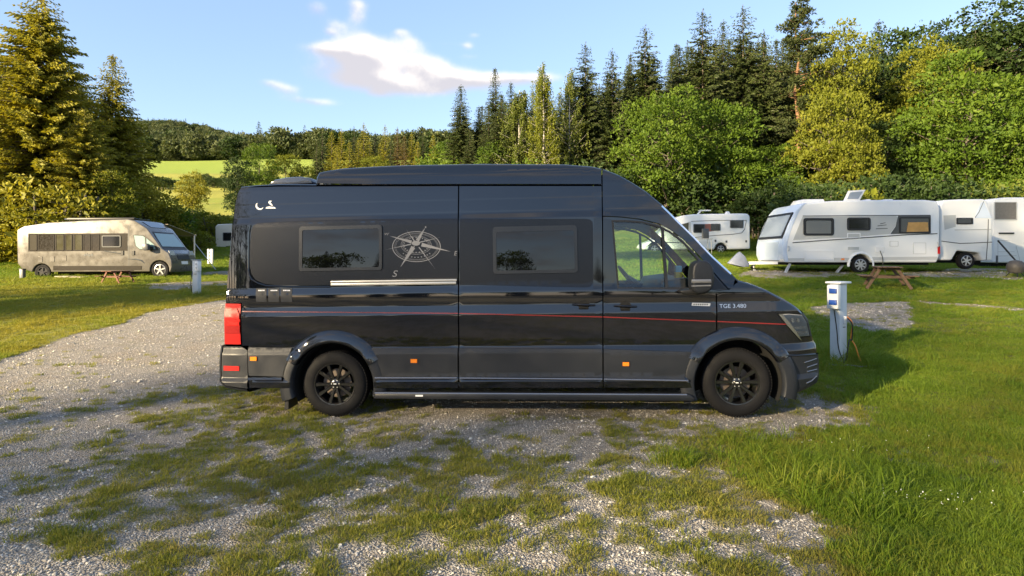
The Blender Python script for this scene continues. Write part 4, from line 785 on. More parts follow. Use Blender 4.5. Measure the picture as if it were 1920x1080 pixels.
# door glass frame: rubber rim, divider bar, black corner triangle
for prnt, mir in ((CABDOOR, False), (FARDOOR, True)):
    panel('window_seal', inset(win_a, -.014), BLK, prnt, holes=[inset(win_a, .006)], off=-.004, flange=.012, step=.3, mirror=mir)
    panel('divider_bar', SP([(1239, 424), (1244.5, 427), (1253.5, 540), (1247, 540)]), BLK, prnt, off=-.006, flange=.016, step=.3, mirror=mir)
    panel('mirror_triangle', SP([(1311, 489), (1322, 500), (1340, 518), (1362, 541), (1342, 543.5), (1312, 542)]), BLK, prnt, off=-.006, flange=.02, step=.3, mirror=mir)
panel('black_pillar', SP([(1113.5, 409), (1127.4, 408), (1129, 540), (1112.5, 541)]), pbr('gloss_black', (.004, .004, .005), .05, ior=1.6), VANROOT, off=-.003, flange=.004, step=.2)
panel('black_pillar', SP([(1132.3, 409.5), (1145.5, 411), (1157, 541), (1132.8, 541)]), bpy.data.materials['gloss_black'], CABDOOR, off=-.003, flange=.004, step=.2)
panel('belt_trim', SP([(1158, 541), (1250, 542), (1345, 545.5), (1364, 543), (1367, 546), (1346, 551), (1250, 547), (1158, 545)]), PAINT, CABDOOR, off=-.008, flange=.008, step=.2)
# dark film panels with a raised lip at the rear corner
def px_round(pts, r_=.05): return pts
f1 = SP([(471, 432), (475, 423), (484, 418.5), (520, 416), (600, 412.5), (700, 410.6), (858.3, 409.8), (858.3, 533.5), (620, 534.5), (520, 535), (496, 532), (480, 525), (472, 514), (469, 500), (469, 460)])
FILM1 = panel('window_panel', f1, FILM, VANROOT, off=-.0035, flange=.005)
f2 = SP([(861.8, 410), (1098, 410.2), (1106, 411.5), (1111, 416), (1112, 426), (1112.3, 525), (1111, 533), (1106, 537.5), (1098, 538.5), (861.8, 534)])
FILM2 = panel('window_panel', f2, FILM, VANROOT, off=-.0035, flange=.005)
MB().tube([(x, float(F(x, z)) - .002, z) for x, z in SP([(470, 422), (467, 440), (466, 500), (467, 514), (472, 524), (484, 531), (500, 536), (540, 537.5), (620, 537.5)])], .011, 8).build('panel_lip', PAINT, VANROOT)
for prn, (u0, v0, u1, v1), g in ((VANROOT, (562, 425, 717, 506), (568, 431.5, 711.5, 500.5)), (VANROOT, (924, 425.5, 1083, 511), (930.5, 435, 1077.5, 505))):
    (x0, z1), (x1, z0) = S(u0, v0), S(u1, v1); a = rrect(x0, z0, x1, z1, .035, 5); (x0, z1), (x1, z0) = S(g[0], g[1]), S(g[2], g[3]); b = rrect(x0, z0, x1, z1, .018, 5)
    fr_ = panel('camper_window', a, WFRAME, prn, holes=[b], off=-.020, flange=.018, step=.3)
    panel('pane', inset(b, -.002), WGLASS, fr_, off=-.013, flange=.004, step=.2)
# creases, cladding, sill
lc = [(x, z) for x, z in SP([(467, 651), (550, 651.2), (548, 657), (546, 700), (543, 720), (467, 716)])]
def clad(name, pts, **kw): return panel(name, pts, CLAD, VANROOT, off=-.016, flange=.02, **kw)
arq = arc(0, RW, .585, 150, 195, 12)
clad('lower_cladding', SP([(467, 650)]) + [S(548, 652)] + [p for p in arq if p[1] > S(500, 705)[1]] + [S(543, 706), S(467, 704)])
arq2 = arc(0, RW, .585, 8, 33, 8)
clad('lower_cladding', [S(858.6, 652), S(858.6, 706)] + [S(703, 706)] + [p for p in arq2 if p[1] > S(700, 704)[1]] + [S(698, 652)])
clad('lower_cladding', SP([(861.4, 652.2), (1128.6, 654), (1129.4, 708), (861.4, 706)]))
arq3 = arc(WB, RW, .585, 147, 188, 12)
clad('lower_cladding', SP([(1131.6, 654.2), (1305, 660)]) + [p for p in arq3 if p[1] > S(1295, 712)[1]] + SP([(1294, 712), (1131.8, 708.3)]))
def flare(cx, name, a0=29, a1=151):
    n = 40; prof = [(.625, .004), (.622, -.006), (.60, -.022), (.56, -.036), (.52, -.046), (.495, -.050), (.483, -.046), (.478, -.03), (.478, .10), (.50, .24)]; v = []; q = []
    for i in range(n + 1):
        a = R(a0 + (a1 - a0) * i / n)
        for (r_, dy) in prof:
            x, z = cx + r_ * math.cos(a), RW + r_ * math.sin(a); yb = float(F(cx + .60 * math.cos(a), RW + .60 * math.sin(a))); yb = min(yb, .02) if dy < .05 else 0; v.append((x, yb * (1 if dy > -.04 else .6) + dy, z))
    K = len(prof); q = [(i * K + j, i * K + j + 1, (i + 1) * K + j + 1, (i + 1) * K + j) for i in range(n) for j in range(K - 1)]
    return link(name, mesh_np(name, v, q, smooth=True), PAINT, VANROOT)
flare(0, 'wheel_arch'); flare(WB, 'wheel_arch')
for cx, a0, a1 in ((0, -14, 29), (0, 151, 197), (WB, 151, 200), (WB, -16, 29)):
    v = []; n = 10; pr = [(.622, .0), (.615, -.022), (.56, -.036), (.50, -.047), (.478, -.044), (.478, .08)]
    for i in range(n + 1):
        a = R(a0 + (a1 - a0) * i / n); v += [(cx + r_ * math.cos(a), dy, RW + r_ * math.sin(a)) for r_, dy in pr]
    K = len(pr); link('arch_foot', mesh_np('arch_foot', v, [(i * K + j, i * K + j + 1, (i + 1) * K + j + 1, (i + 1) * K + j) for i in range(n) for j in range(K - 1)], smooth=True), CLAD, VANROOT)
for cx in (0, WB):
    MB().lathe([(.476, .05), (.476, .42), (.1, .43)], (cx, 0, RW), 28, 'Y', R(-25), R(205)).build('wheel_well', VOID, VANROOT)
def bar_on(name, pts, mat, w, h, off=0.0, parent=VANROOT, n=6):
    L = dens_loop(SP(pts), .15, False); mb = MB(); mb.tube([(x, float(F(x, z)) + off, z) for x, z in L], w, n); return mb.build(name, mat, parent)
for a, b in (((703, 708.5), (857, 708.5)), ((862, 708.7), (1129, 710.7)), ((1132, 710.8), (1290, 713.6))): bar_on('sill_strip', [a, b], pbr('sill_trim', (.22, .22, .23), .22, metal=.8) if 'sill_trim' not in bpy.data.materials else bpy.data.materials['sill_trim'], .011, 0, -.012)
panel('rear_sill_block', SP([(467, 706), (530, 706), (530, 712), (467, 712)]), PAINT, VANROOT, off=-.03, flange=.03)
# side step
x0, z0 = S(703, 740); x1, z1 = S(1300, 744)
st = MB(); st.prism([(x0, z0 - .03), (x0 + .03, z0 + .035), (x1 - .05, z1 + .04), (x1, z1 - .0), (x1 - .02, z1 - .03)], -.11, .05); st.build('side_step', CLAD, VANROOT, bevel=.012, seg=2)
st = MB(); st.tube([(x0 + .02, -.10, z0 + .03), (x1 - .08, -.10, z1 + .035)], .013, 6); st.build('step_edge', bpy.data.materials['sill_trim'], VANROOT)
panel('step_label', [(x0 + .50, z0 - .005), (x0 + .58, z0 - .005), (x0 + .58, z0 + .012), (x0 + .50, z0 + .012)], WHITE, VANROOT, off=-.118, flange=.004) if False else MB().box((x0 + .52, -.112, z0 + .004), (.085, .004, .018)).build('step_label', WHITE, VANROOT)
bar_on('sill_line', [(700, 727.5), (960, 728), (1300, 731)], CHROME, .005, 0, -.004) if False else None
# rear bumper and lamps
panel('rear_bumper', SP([(421, 649), (453, 649), (465.6, 657), (465.6, 728), (424, 722), (416.5, 712), (417, 690)]), CLAD, VANROOT, off=-.02, flange=.03, step=.06)
strip('rear_bumper_skin', SP([(465, 730), (424, 723), (415, 712), (415.5, 690), (419, 649)]), CLAD, VANROOT, .07, yoff=-.02)
TL = panel('tail_lamp', SP([(423.5, 569), (452.5, 569.5), (452.5, 645.5), (422.5, 645)]), RED, VANROOT, off=-.014, flange=.02, step=.05, lip=lambda x, z: .002 * np.sin(np.asarray(z) * 70) ** 2)
panel('lamp_band', SP([(426, 573), (446, 578), (450, 589), (450, 598), (427, 594)]), pbr('bright_red', (.62, .014, .010), .4, spec=.25), TL, off=-.024, flange=.012); panel('lamp_band', SP([(428, 601), (450, 603), (450, 610), (429, 609)]), bpy.data.materials['bright_red'], TL, off=-.024, flange=.012)
panel('lamp_band', SP([(424, 611.5), (451, 612), (451, 625), (424, 625)]), pbr('deep_red', (.30, .004, .004), .4, spec=.25), TL, off=-.020, flange=.01)
panel('reflector', SP([(421.5, 685), (450.5, 686), (450.5, 694.5), (421.5, 694)]), RED, VANROOT, off=-.026, flange=.008)
for (u, v) in ((477, 672), (777, 676), (1173, 682)):
    a = panel('side_marker', SP([(u - 7.5, v - 5), (u + 7.5, v - 5), (u + 7.5, v + 5), (u - 7.5, v + 5)]), BLK, VANROOT, off=-.020, flange=.008); panel('marker_lens', SP([(u - 6, v - 3.6), (u + 6, v - 3.6), (u + 6, v + 3.6), (u - 6, v + 3.6)]), ORANGE, a, off=-.028, flange=.010)
# headlamp
hl = SP([(1460, 589.5), (1479, 588.5), (1504, 590.5), (1514, 606), (1518, 629.5), (1497, 631), (1477, 610.5)])
HL = panel('headlamp', hl, pbr('lamp_body', (.42, .43, .45), .3, metal=.3, coat=.3), VANROOT, off=.004, flange=.03, step=.04); panel('lamp_glass', inset(hl, .004), LENS, HL, off=-.010, flange=.006, step=.05)
panel('chrome_brow', SP([(1459, 588.8), (1466, 588.8), (1482, 607), (1496, 627), (1503, 639), (1496, 633), (1477, 612)]), CHROME, HL, off=-.012, flange=.012, step=.03)
panel('lamp_bar', SP([(1488, 613), (1510, 611), (1512, 615.5), (1491, 617.5)]), LAMPIN, HL, off=-.002, flange=.006); panel('lamp_bar', SP([(1492, 621), (1514, 620), (1515.5, 625.5), (1496, 627)]), LAMPIN, HL, off=-.002, flange=.006)
panel('lamp_bar', SP([(1482, 597), (1488, 596), (1490, 604), (1485, 605)]), LAMPIN, HL, off=-.002, flange=.006); panel('lamp_bar', SP([(1493, 597), (1499, 597), (1501, 604), (1495, 604.5)]), LAMPIN, HL, off=-.002, flange=.006)
bar_on('bumper_crease', [(1470, 665.5), (1495, 666), (1528, 663.5)], PAINT, .010, 0, -.016)
for k, (a, b) in enumerate((((1507, 679.5), (1530, 672)), ((1512, 688.5), (1531, 682)), ((1512, 696.5), (1530.5, 692)))): bar_on('air_slot', [a, b], bpy.data.materials['sill_trim'], .007, 0, -.014)
bar_on('fog_trim', [(1511, 718), (1520, 714), (1530, 704.5)], bpy.data.materials['sill_trim'], .008, 0, -.014)
# mudflaps
for cx, dx in ((-.53, -.02), (WB - .52, -.01)): MB().prism([(cx - .012, .52), (cx + .012, .52), (cx + dx + .02, .10 if cx < 0 else .16), (cx + dx - .03, .10 if cx < 0 else .16)], .0, .26).build('mudflap', BLK, VANROOT)
# wheels
def main_wheel(cx, rot):
    T_, Wd = RW, .245; y0 = .035
    wl = MB().lathe([(.0, .05), (.075, .05), (.085, .07), (.085, .13)], (cx, y0, RW), 24).build('wheel', RIMB, VANROOT)
    ty = MB().lathe([(.238, .012), (.250, .002), (.285, -.006), (.325, -.002), (.352, .014), (.368, .034), (.375, .060), (.375, .185), (.365, .215), (.34, .24), (.25, .245), (.238, .235)], (cx, y0, RW), 64)
    for k in range(72):                               # tread blocks on the shoulder
        a = 2 * math.pi * k / 72; c = Vector((cx + .369 * math.cos(a), y0 + .040, RW + .369 * math.sin(a))); ty.box(c, (.014, .036, .017), Matrix.Rotation(-a, 3, 'Y'))
    ty.build('tyre', TYRE, wl)
    rm = MB().lathe([(.245, .012), (.240, .006), (.228, .008), (.222, .022), (.218, .07), (.21, .20)], (cx, y0, RW), 64)
    for k in range(5):
        for s_ in (-1, 1):
            a = R(rot) + 2 * math.pi * k / 5 + s_ * R(13); b = R(rot) + 2 * math.pi * k / 5 + s_ * R(16)
            p0 = Vector((cx + .05 * math.cos(a), y0 + .030, RW + .05 * math.sin(a))); p1 = Vector((cx + .228 * math.cos(b), y0 + .018, RW + .228 * math.sin(b))); d = (p1 - p0); q = Vector((-d.z, 0, d.x)).normalized()
            v = []
            for (t_, w, f) in ((0, .019, 0), (.5, .020, .004), (1, .027, 0)):
                c = p0 + d * t_; v += [c + q * w + Vector((0, .012, 0)), c + q * w * .62 - Vector((0, .004, 0)), c - q * w * .62 - Vector((0, .004, 0)), c - q * w + Vector((0, .012, 0)), c + Vector((0, .04, 0))]
            rm.add(v, [(i * 5 + j, i * 5 + (j + 1) % 5, (i + 1) * 5 + (j + 1) % 5, (i + 1) * 5 + j) for i in range(2) for j in range(5)])
    rm.lathe([(.0, .018), (.026, .019), (.034, .026), (.058, .030), (.062, .05)], (cx, y0, RW), 24).build('rim', RIMB, wl)
    MB().lathe([(.04, .10), (.165, .10), (.165, .12), (.04, .12)], (cx, y0, RW), 32).build('brake_disc', pbr('brake_steel', (.16, .13, .11), .5, metal=.6) if 'brake_steel' not in bpy.data.materials else bpy.data.materials['brake_steel'], wl)
    MB().box((cx, y0 + .017, RW + .002), (.032, .004, .009)).build('hub_badge', WHITE, wl)
    for s_ in range(6):
        a = 2 * math.pi * s_ / 6; MB().lathe([(0, -.004), (.008, -.003), (.009, .01)], (cx + .043 * math.cos(a), y0 + .030, RW + .043 * math.sin(a)), 8).build('wheel_bolt', SILV, wl)
    return wl
main_wheel(0, 90 + 36); main_wheel(WB, 90)
for cx in (0, WB): MB().lathe([(0, 0), (.375, .0), (.375, .24), (0, .24)], (cx, WD - .275, RW), 40).build('wheel', TYRE, VANROOT)
# mirror
mx0, mz = S(1316, 517); ym = float(F(mx0, mz)) - .20
mr = MB(); mv = []
sec = [(-.115, .125, .19), (-.10, .14, .21), (0, .15, .235), (.07, .13, .20), (.10, .09, .12)]
prof = [(1294, 510), (1296, 498), (1301, 491), (1309, 488), (1320, 488.5), (1328, 493), (1333, 501), (1335, 515), (1335, 530), (1331, 541), (1322, 548), (1306, 550), (1297, 546), (1294, 535)]
mp_ = VAN.P(prof, ym); 
MIR = MB().prism(mp_, ym - .11, ym + .13).build('wing_mirror', CLAD, VANROOT, bevel=.035, seg=4)
MB().prism(VAN.P([(1297, 524), (1333, 523.5), (1334, 530), (1297, 530.5)], ym - .11), ym - .116, ym - .08).build('mirror_band', pbr('satin_grey', (.20, .20, .21), .3, metal=.5), MIR, bevel=.003)
MB().prism(VAN.P([(1297, 535), (1333, 534), (1333, 536.5), (1297, 537.5)], ym - .11), ym - .114, ym - .08).build('mirror_line', bpy.data.materials['satin_grey'], MIR)
MB().prism(VAN.P([(1275, 545), (1300, 541), (1330, 546), (1322, 551), (1283, 552), (1276, 549)], ym), ym - .02, .06).build('mirror_arm', BLK, MIR, bevel=.012)
# handles, badges, stripe, flap labels
for (u0, v0, u1, v1, pr) in ((1073, 570.5, 1116, 572, VANROOT), (1151, 573, 1194, 574.6, CABDOOR)):
    um = (u0 + u1) / 2; c = [(um + 11 * math.cos(R(a)), (v0 + v1) / 2 + 9 * math.sin(R(a))) for a in range(0, 360, 20)]
    panel('handle_cup', SP(c), VOID, pr, off=-.002, flange=.003); h_ = MB(); L = SP([(u0, v0), (um, (v0 + v1) / 2), (u1, v1)]); h_.tube([(L[0][0], float(F(*L[0])) - .012, L[0][1]), (L[1][0], float(F(*L[1])) - .034, L[1][1]), (L[2][0], float(F(*L[2])) - .012, L[2][1])], [.010, .013, .010], 8); h_.build('door_handle', bpy.data.materials['gloss_black'], pr)
    MB().prism(SP([(um - 10, v1 + 5.5), (um + 10, v1 + 5.5), (um + 8, v1 + 8), (um - 8, v1 + 8)]), float(F(*L[1])) - .016, float(F(*L[1]))).build('handle_plate', bpy.data.materials['gloss_black'], pr)
bar_px = lambda name, pts, mat, h, off, parent=VANROOT: panel(name, SP([(u, v - h / 2) for u, v in pts] + [(u, v + h / 2) for u, v in pts[::-1]]), mat, parent, off=off, flange=.002, step=.5)
for a, b in (((453.5, 584), (858.5, 587.5)), ((861.5, 587.6), (1129, 594.2)), ((1131.3, 594.3), (1341.5, 602.6)), ((1344.8, 602.8), (1478, 608))): bar_px('red_stripe', [a, ((a[0] + b[0]) / 2, (a[1] + b[1]) / 2), b], STRIPE, 1.9, -.0015)
rl = MB(); a, b = S(622, 529.5), S(857.5, 529.5); yy = float(F(*a))
aw = MB().box(((a[0] + b[0]) / 2, yy - .020, (a[1] + b[1]) / 2 + .017), (b[0] - a[0], .03, .022)).box(((a[0] + b[0]) / 2 - .004, yy - .020, (a[1] + b[1]) / 2 - .014), (b[0] - a[0] - .01, .034, .030)).build('awning_rail', SILV, VANROOT, bevel=.004)
MB().box(((a[0] + b[0]) / 2, yy - .010, a[1]), (b[0] - a[0] + .005, .02, .062)).build('rail_base', BLK, aw)
for (u0, u1) in ((480.5, 500), (503.5, 524), (527, 548)):
    f = panel('info_plate', SP([(u0, 540.5), (u1, 540.5), (u1, 566), (u0, 566)]), CLAD, VANROOT, off=-.004, flange=.006, step=.06, rows=[zm(553)])
    w_ = u1 - u0
    for q in ((.2, .32), (.34, .5), (.52, .62), (.64, .82)): panel('plate_mark', SP([(u0 + w_ * q[0], 543.4), (u0 + w_ * q[1], 543.4), (u0 + w_ * q[1], 545.6), (u0 + w_ * q[0], 545.6)]), WHITE, f, off=-.0055, flange=.001, step=.5)
def text_mesh(body, font_scale, shear=0.0):
    cu = bpy.data.curves.new('t', 'FONT'); cu.body = body; cu.size = 1; cu.shear = shear; o = bpy.data.objects.new('t', cu); COL.objects.link(o); bpy.context.view_layer.update()
    me = bpy.data.meshes.new_from_object(o.evaluated_get(bpy.context.evaluated_depsgraph_get())); bpy.data.objects.remove(o); return me
def lettering(name, body, u0, v1, u1, v0, mat, parent, off=-.003, shear=0.0):
    me = text_mesh(body, 1, shear); n = len(me.vertices); co = np.zeros(n * 3); me.vertices.foreach_get('co', co); co = co.reshape(-1, 3); a, b = S(u0, v1), S(u1, v0); mn, mxx = co.min(0), co.max(0)
    x = a[0] + (co[:, 0] - mn[0]) / (mxx[0] - mn[0]) * (b[0] - a[0]); z = a[1] + (co[:, 1] - mn[1]) / (mxx[1] - mn[1]) * (b[1] - a[1]); out = np.stack([x, F(x, z) + off, z], -1); me.vertices.foreach_set('co', out.ravel().astype(np.float32)); me.name = name; me.update()
    return link(name, me, mat, parent)
lettering('model_lettering', 'TGE 3.480', 1349, 577.5, 1398.5, 569.5, CHROME, VANROOT)
bd = panel('door_badge', SP([(1297.5, 567.5), (1332, 568.5), (1331, 574), (1296.5, 573)]), SILV, CABDOOR, off=-.006, flange=.005)
for k in range(7): panel('badge_mark', SP([(1300 + k * 4.1, 569.4), (1302.6 + k * 4.1, 569.4), (1302.2 + k * 4.1, 572), (1299.7 + k * 4.1, 572)]), BLK, bd, off=-.007, flange=.001, step=.5)
# compass rose print
CP = MB(); cc = (786, 457)
def deco(poly, off=-.0055):
    L = SP(poly); return [(x, float(F(x, z)) + off, z) for x, z in L]
def addpoly(mb, poly): v = deco(poly); mb.add(v, [tuple(range(len(v)))])
def ell(rx, ry, w, a0=0, a1=360, n=60, c=(781, 462.5)):
    for i in range(n):
        p = [R(a0 + (a1 - a0) * (i + j) / n) for j in (0, 1)]
        addpoly(CP, [(c[0] + (rx + s_ * w) * math.cos(q), c[1] + (ry + s_ * w * .8) * math.sin(q)) for q, s_ in ((p[0], 0), (p[1], 0), (p[1], 1), (p[0], 1))])
ell(44, 27.5, 1.5); ell(40.5, 25, .5); ell(38.5, 23.6, .4); ell(28, 17, .7, 0, 360, 40, (780.5, 459.5)); ell(25.5, 15, .5, 0, 360, 40, (780.5, 459))
hub = (780, 456); addpoly(CP, [(hub[0] + 8 * math.cos(R(a)), hub[1] + 4.6 * math.sin(R(a))) for a in range(0, 360, 24)])
def needle(tip, w, c=hub):
    d = np.array(tip) - np.array(c); q = np.array([-d[1], d[0]]) / np.linalg.norm(d) * w; m = np.array(c) + d * .16; addpoly(CP, [tuple(m + q), tuple(tip), tuple(m - q)])
needle((798, 426), 3.4); needle((750.5, 501.5), 4.2); needle((729.5, 442), 3.0); needle((846, 472), 3.6)
for tp, w in (((762, 430.5), 1.0), ((826, 444.8), 1.0), ((722, 468.5), 1.0), ((816, 504), 1.0), ((762, 490), .8)): needle(tp, w)
for a in range(0, 360, 15):
    p = [(780.5 + r_ * math.cos(R(a + d_)), 459.3 + r_ * .6 * math.sin(R(a + d_))) for r_, d_ in ((22, -2.5), (24.6, -2.5), (24.6, 2.5), (22, 2.5))]; addpoly(CP, p)
for a in range(40, 150, 11): p = [(781 + r_ * math.cos(R(a + d_)), 462.5 + r_ * .62 * math.sin(R(a + d_))) for r_, d_ in ((31, -2), (33.5, -2), (33.5, 2), (31, 2))]; addpoly(CP, p)
addpoly(CP, [(797.2, 424.2), (799.4, 424.2), (799.4, 427.5), (797.2, 427.5)])
CO = CP.build('compass_print', GREYP, FILM1, smooth=0)
for ch, u0, v1, u1, v0 in (('S', 736, 519, 746, 507), ('E', 851.5, 479, 857.5, 471), ('W', 721.5, 441.5, 730, 436.5)): lettering('compass_letter', ch, u0, v1, u1, v0, GREYP, CO, -.0055, .25)
# crescent and little emblem at the rear top
em = MB(); cr = []
for i in range(13): a = R(150 + 170 * i / 12 - 60); cr.append((487 - 7 * math.cos(a) * -1, 386 + 7.5 * math.sin(a)))
A_ = [(487 + 7.5 * math.cos(R(a)), 386 + 7.5 * math.sin(R(a))) for a in range(30, 230, 14)]; B_ = [(488.6 + 6.6 * math.cos(R(a)), 384.2 + 6.6 * math.sin(R(a))) for a in range(226, 34, -14)]
def addpoly_on(mb, poly): v = deco(poly, -.003); mb.add(v, [tuple(range(len(v)))])
for i in range(len(A_) - 1):
    j = len(B_) - 1 - i
    if j > 0: addpoly_on(em, [A_[i], A_[i + 1], B_[j - 1], B_[j]])
addpoly_on(em, [(498, 391), (500, 388), (505, 387.2), (514, 388), (518, 391)]); addpoly_on(em, [(503, 379), (506, 376), (510, 377), (507, 379), (510, 383), (512, 386), (508, 385), (504.5, 382)]); em.build('rear_emblem', WHITE, VANROOT, smooth=0)
# skylight dome on the rear roof
x, z = VAN.px(566, 347, .8); MB().prism([(x - .28, z - .03), (x - .20, z + .03), (x - .05, z + .055), (x + .12, z + .06), (x + .26, z + .04), (x + .28, z - .03)], .45, 1.15).build('roof_skylight', pbr('smoked_dome', (.05, .06, .085), .15, coat=.5), VANROOT, bevel=.02)
# ------------------------------------------------------------------ other vehicles
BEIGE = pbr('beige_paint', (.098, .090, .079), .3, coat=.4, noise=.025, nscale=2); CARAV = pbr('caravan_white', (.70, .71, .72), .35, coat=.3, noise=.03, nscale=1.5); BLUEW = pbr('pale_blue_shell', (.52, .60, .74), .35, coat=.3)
GREYT = pbr('grey_decor', (.42, .43, .43), .45); DGREY = pbr('dark_decor', (.06, .065, .07), .4); BROWN = pbr('brown_decor', (.030, .026, .021), .2); DWIN = pbr('dark_window', (.012, .013, .015), .06, ior=1.6); RUSTP = pbr('brick_red_decor', (.25, .09, .06), .5)
ALLOY = pbr('alloy', (.45, .45, .46), .3, metal=.8); RUBBER = pbr('rubber', (.015, .015, .016), .8); CURT3 = pbr('pale_curtain', (.14, .135, .13), .9, noise=.2, nscale=9); CREAM = pbr('cream_box', (.36, .30, .22), .7, noise=.15); STEEL = pbr('galvanised', (.42, .44, .46), .5, metal=.3, noise=.15, nscale=6)
BLIND = pbr('silver_screen', (.20, .30, .30), .3, coat=.4); SOLAR = pbr('solar_panel', (.02, .03, .06), .12, coat=.5); BROWNW = pbr('dim_room', (.055, .05, .04), .15, ior=1.5); CURT = pbr('grey_curtain', (.026, .023, .019), .12, noise=.25, nscale=9); PALEW = pbr('pale_window', (.05, .047, .026), .12, noise=.3, nscale=2)
WOOD = pbr('weathered_wood', (.10, .062, .040), .8, noise=.4, nscale=5); RWOOD = pbr('red_wood', (.13, .05, .03), .75, noise=.35, nscale=5)
def body(f, name, pts, W, mat, parent, bevel=.1, y0=0.0): return MB().prism(f.P(pts) if len(pts) and abs(pts[0][0]) > 30 else pts, y0, y0 + W).build(name, mat, parent, bevel=bevel, seg=4, smooth=50)
def win(f, parent, u0, v0, u1, v1, pane=None, frame=None, r=.04, th=.02, fw=.035, name='window'):
    a = f.rr(u0, v0, u1, v1, r); b = inset(a, fw); w = MB().ring(a, b, -th, .01).build(name, frame or BLK, parent, smooth=50); MB().prism(inset(b, -.004), -th * .55, .008).build('pane', pane or DWIN, w, smooth=0); return w
def slab(f, parent, name, pts, mat, th=.008, y=0.0, bevel=0): return MB().prism(f.P(pts), y - th, y + .004).build(name, mat, parent, smooth=0, bevel=bevel)
def wheel(f, parent, u, v, r_, W=.2, y=-.0, rim=ALLOY, spokes=5, rr_=.64, x=None, z=None, name='wheel'):
    if x is None: x, z = f.px(u, v)
    w = MB().lathe([(0, .04), (r_ * rr_ * .98, .05), (r_ * rr_ * .98, .08)], (x, y, z), 20).build(name, RUBBER, parent)
    MB().lathe([(r_ * rr_, .01), (r_ * .8, -.005), (r_ * .95, .01), (r_, .05), (r_, W - .04), (r_ * .9, W), (r_ * rr_, W)], (x, y, z), 32).build('tyre', TYRE, w)
    m = MB().lathe([(r_ * rr_ * 1.02, .012), (r_ * rr_ * .93, .006), (r_ * rr_ * .9, .05)], (x, y, z), 32).lathe([(0, .008), (r_ * .14, .01), (r_ * .16, .04)], (x, y, z), 14)
    for k in range(spokes):
        a = 2 * math.pi * k / spokes + .3; p = Vector((x + r_ * rr_ * .95 * math.cos(a), y + .022, z + r_ * rr_ * .95 * math.sin(a))); m.bar((x, y + .022, z), p, .02, r_ * .15)
    m.build('rim', rim, w); return w
def arch_pts(cx, cz, r_, zb, n=10):
    a = math.degrees(math.asin(max(-1, min(1, (zb - cz) / r_)))); return arc(cx, cz, r_, a, 180 - a, n)
# --- beige camper van on the left
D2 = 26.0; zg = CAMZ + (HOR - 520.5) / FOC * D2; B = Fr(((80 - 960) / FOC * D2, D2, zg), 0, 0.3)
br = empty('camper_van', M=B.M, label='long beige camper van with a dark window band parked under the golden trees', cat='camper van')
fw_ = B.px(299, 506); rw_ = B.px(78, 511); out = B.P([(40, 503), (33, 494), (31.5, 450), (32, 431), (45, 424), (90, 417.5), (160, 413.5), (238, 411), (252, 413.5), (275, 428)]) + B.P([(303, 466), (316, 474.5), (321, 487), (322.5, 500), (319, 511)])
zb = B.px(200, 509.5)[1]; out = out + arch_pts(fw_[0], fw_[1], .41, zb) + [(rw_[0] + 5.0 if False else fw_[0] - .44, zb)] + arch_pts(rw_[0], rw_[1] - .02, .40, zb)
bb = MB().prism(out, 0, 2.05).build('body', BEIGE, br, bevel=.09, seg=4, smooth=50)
slab(B, br, 'window_band', [(53, 437.5), (239, 437.5), (239, 470), (53, 471.5)], BROWN, .006)
for (u0, u1, m_) in ((54.5, 70, BROWNW), (72, 102, CURT), (104.5, 120.5, PALEW), (122.5, 136, PALEW), (139.5, 155, PALEW), (156.5, 170, CURT), (171.5, 187, CURT)):
    win(B, br, u0, 439, u1, 470, m_, BROWN, .05, .022, .03)
win(B, br, 191.5, 441.5, 227, 463.5, DWIN, DGREY, .06, .03, .04)
MB().prism(B.P([(240.6, 424), (241.6, 424), (242.3, 509), (241.3, 509)]), -.004, .01).build('door_seam', DGREY, br, smooth=0)
wd = slab(B, br, 'cab_window', [(249.5, 441), (254, 439.5), (268, 440.5), (279, 447), (292, 459), (297.5, 469), (262, 468), (254, 462)], BLK, .010); slab(B, wd, 'pane', [(251.5, 441.5), (268, 442.5), (272, 445), (273, 467), (262, 466.5), (255.5, 461)], BLIND, .016); slab(B, wd, 'pane', [(275, 447), (289, 459), (292, 467), (275.5, 467)], BLIND, .016)
slab(B, br, 'mirror_arm', [(280, 462), (288, 462), (288, 467), (280, 468)], BLK, .12); MB().prism(B.P([(274, 458), (281, 456.5), (285, 459), (285, 469), (277, 470), (274, 466)]), -.3, -.08).build('wing_mirror', DGREY, br, bevel=.03)
for u in (229.5, 250): slab(B, br, 'door_handle', [(u - 2.3, 471), (u + 2.3, 470), (u + 2.3, 478), (u - 2.3, 478.5)], BLK, .03)
MB().tube([(*[B.px(u, v)[0]], -.004, B.px(u, v)[1]) for u, v in ((196, 470.5), (210, 473), (226, 475.5))], .018, 6).build('decor_line', DGREY, br)
MB().tube([(B.px(u, v)[0], -.004, B.px(u, v)[1]) for u, v in ((240, 485.5), (255, 486), (265, 488.5), (271, 493.5))], [.012, .03, .035, .01], 6).build('decor_line', DGREY, br)
slab(B, br, 'lower_trim', [(100, 498.5), (266, 498.5), (265, 506), (100, 507)], BROWN, .012)
for u, v in ((75.5, 486), (98, 486), (120.5, 484)): slab(B, br, 'service_flap', [(u - 4, v - 5), (u + 4, v - 5), (u + 4, v + 5), (u - 4, v + 5)], BEIGE, .012)
for du, dv in ((0, 0), (4, -1.5), (8, .5), (13, -.8)): slab(B, br, 'side_mark', [(157 + du, 478 + dv), (160 + du, 475.5 + dv), (161.5 + du, 480 + dv), (158 + du, 481 + dv)], DGREY, .006)
wheel(B, br, 299, 506, .37, .24, .02); wheel(B, br, 78, 511, .35, .24, .04, RUBBER)
MB().prism(B.P([(97, 506), (285, 507), (285, 513), (97, 514)]), .35, 1.7).build('underbody', VOID, br, smooth=0)
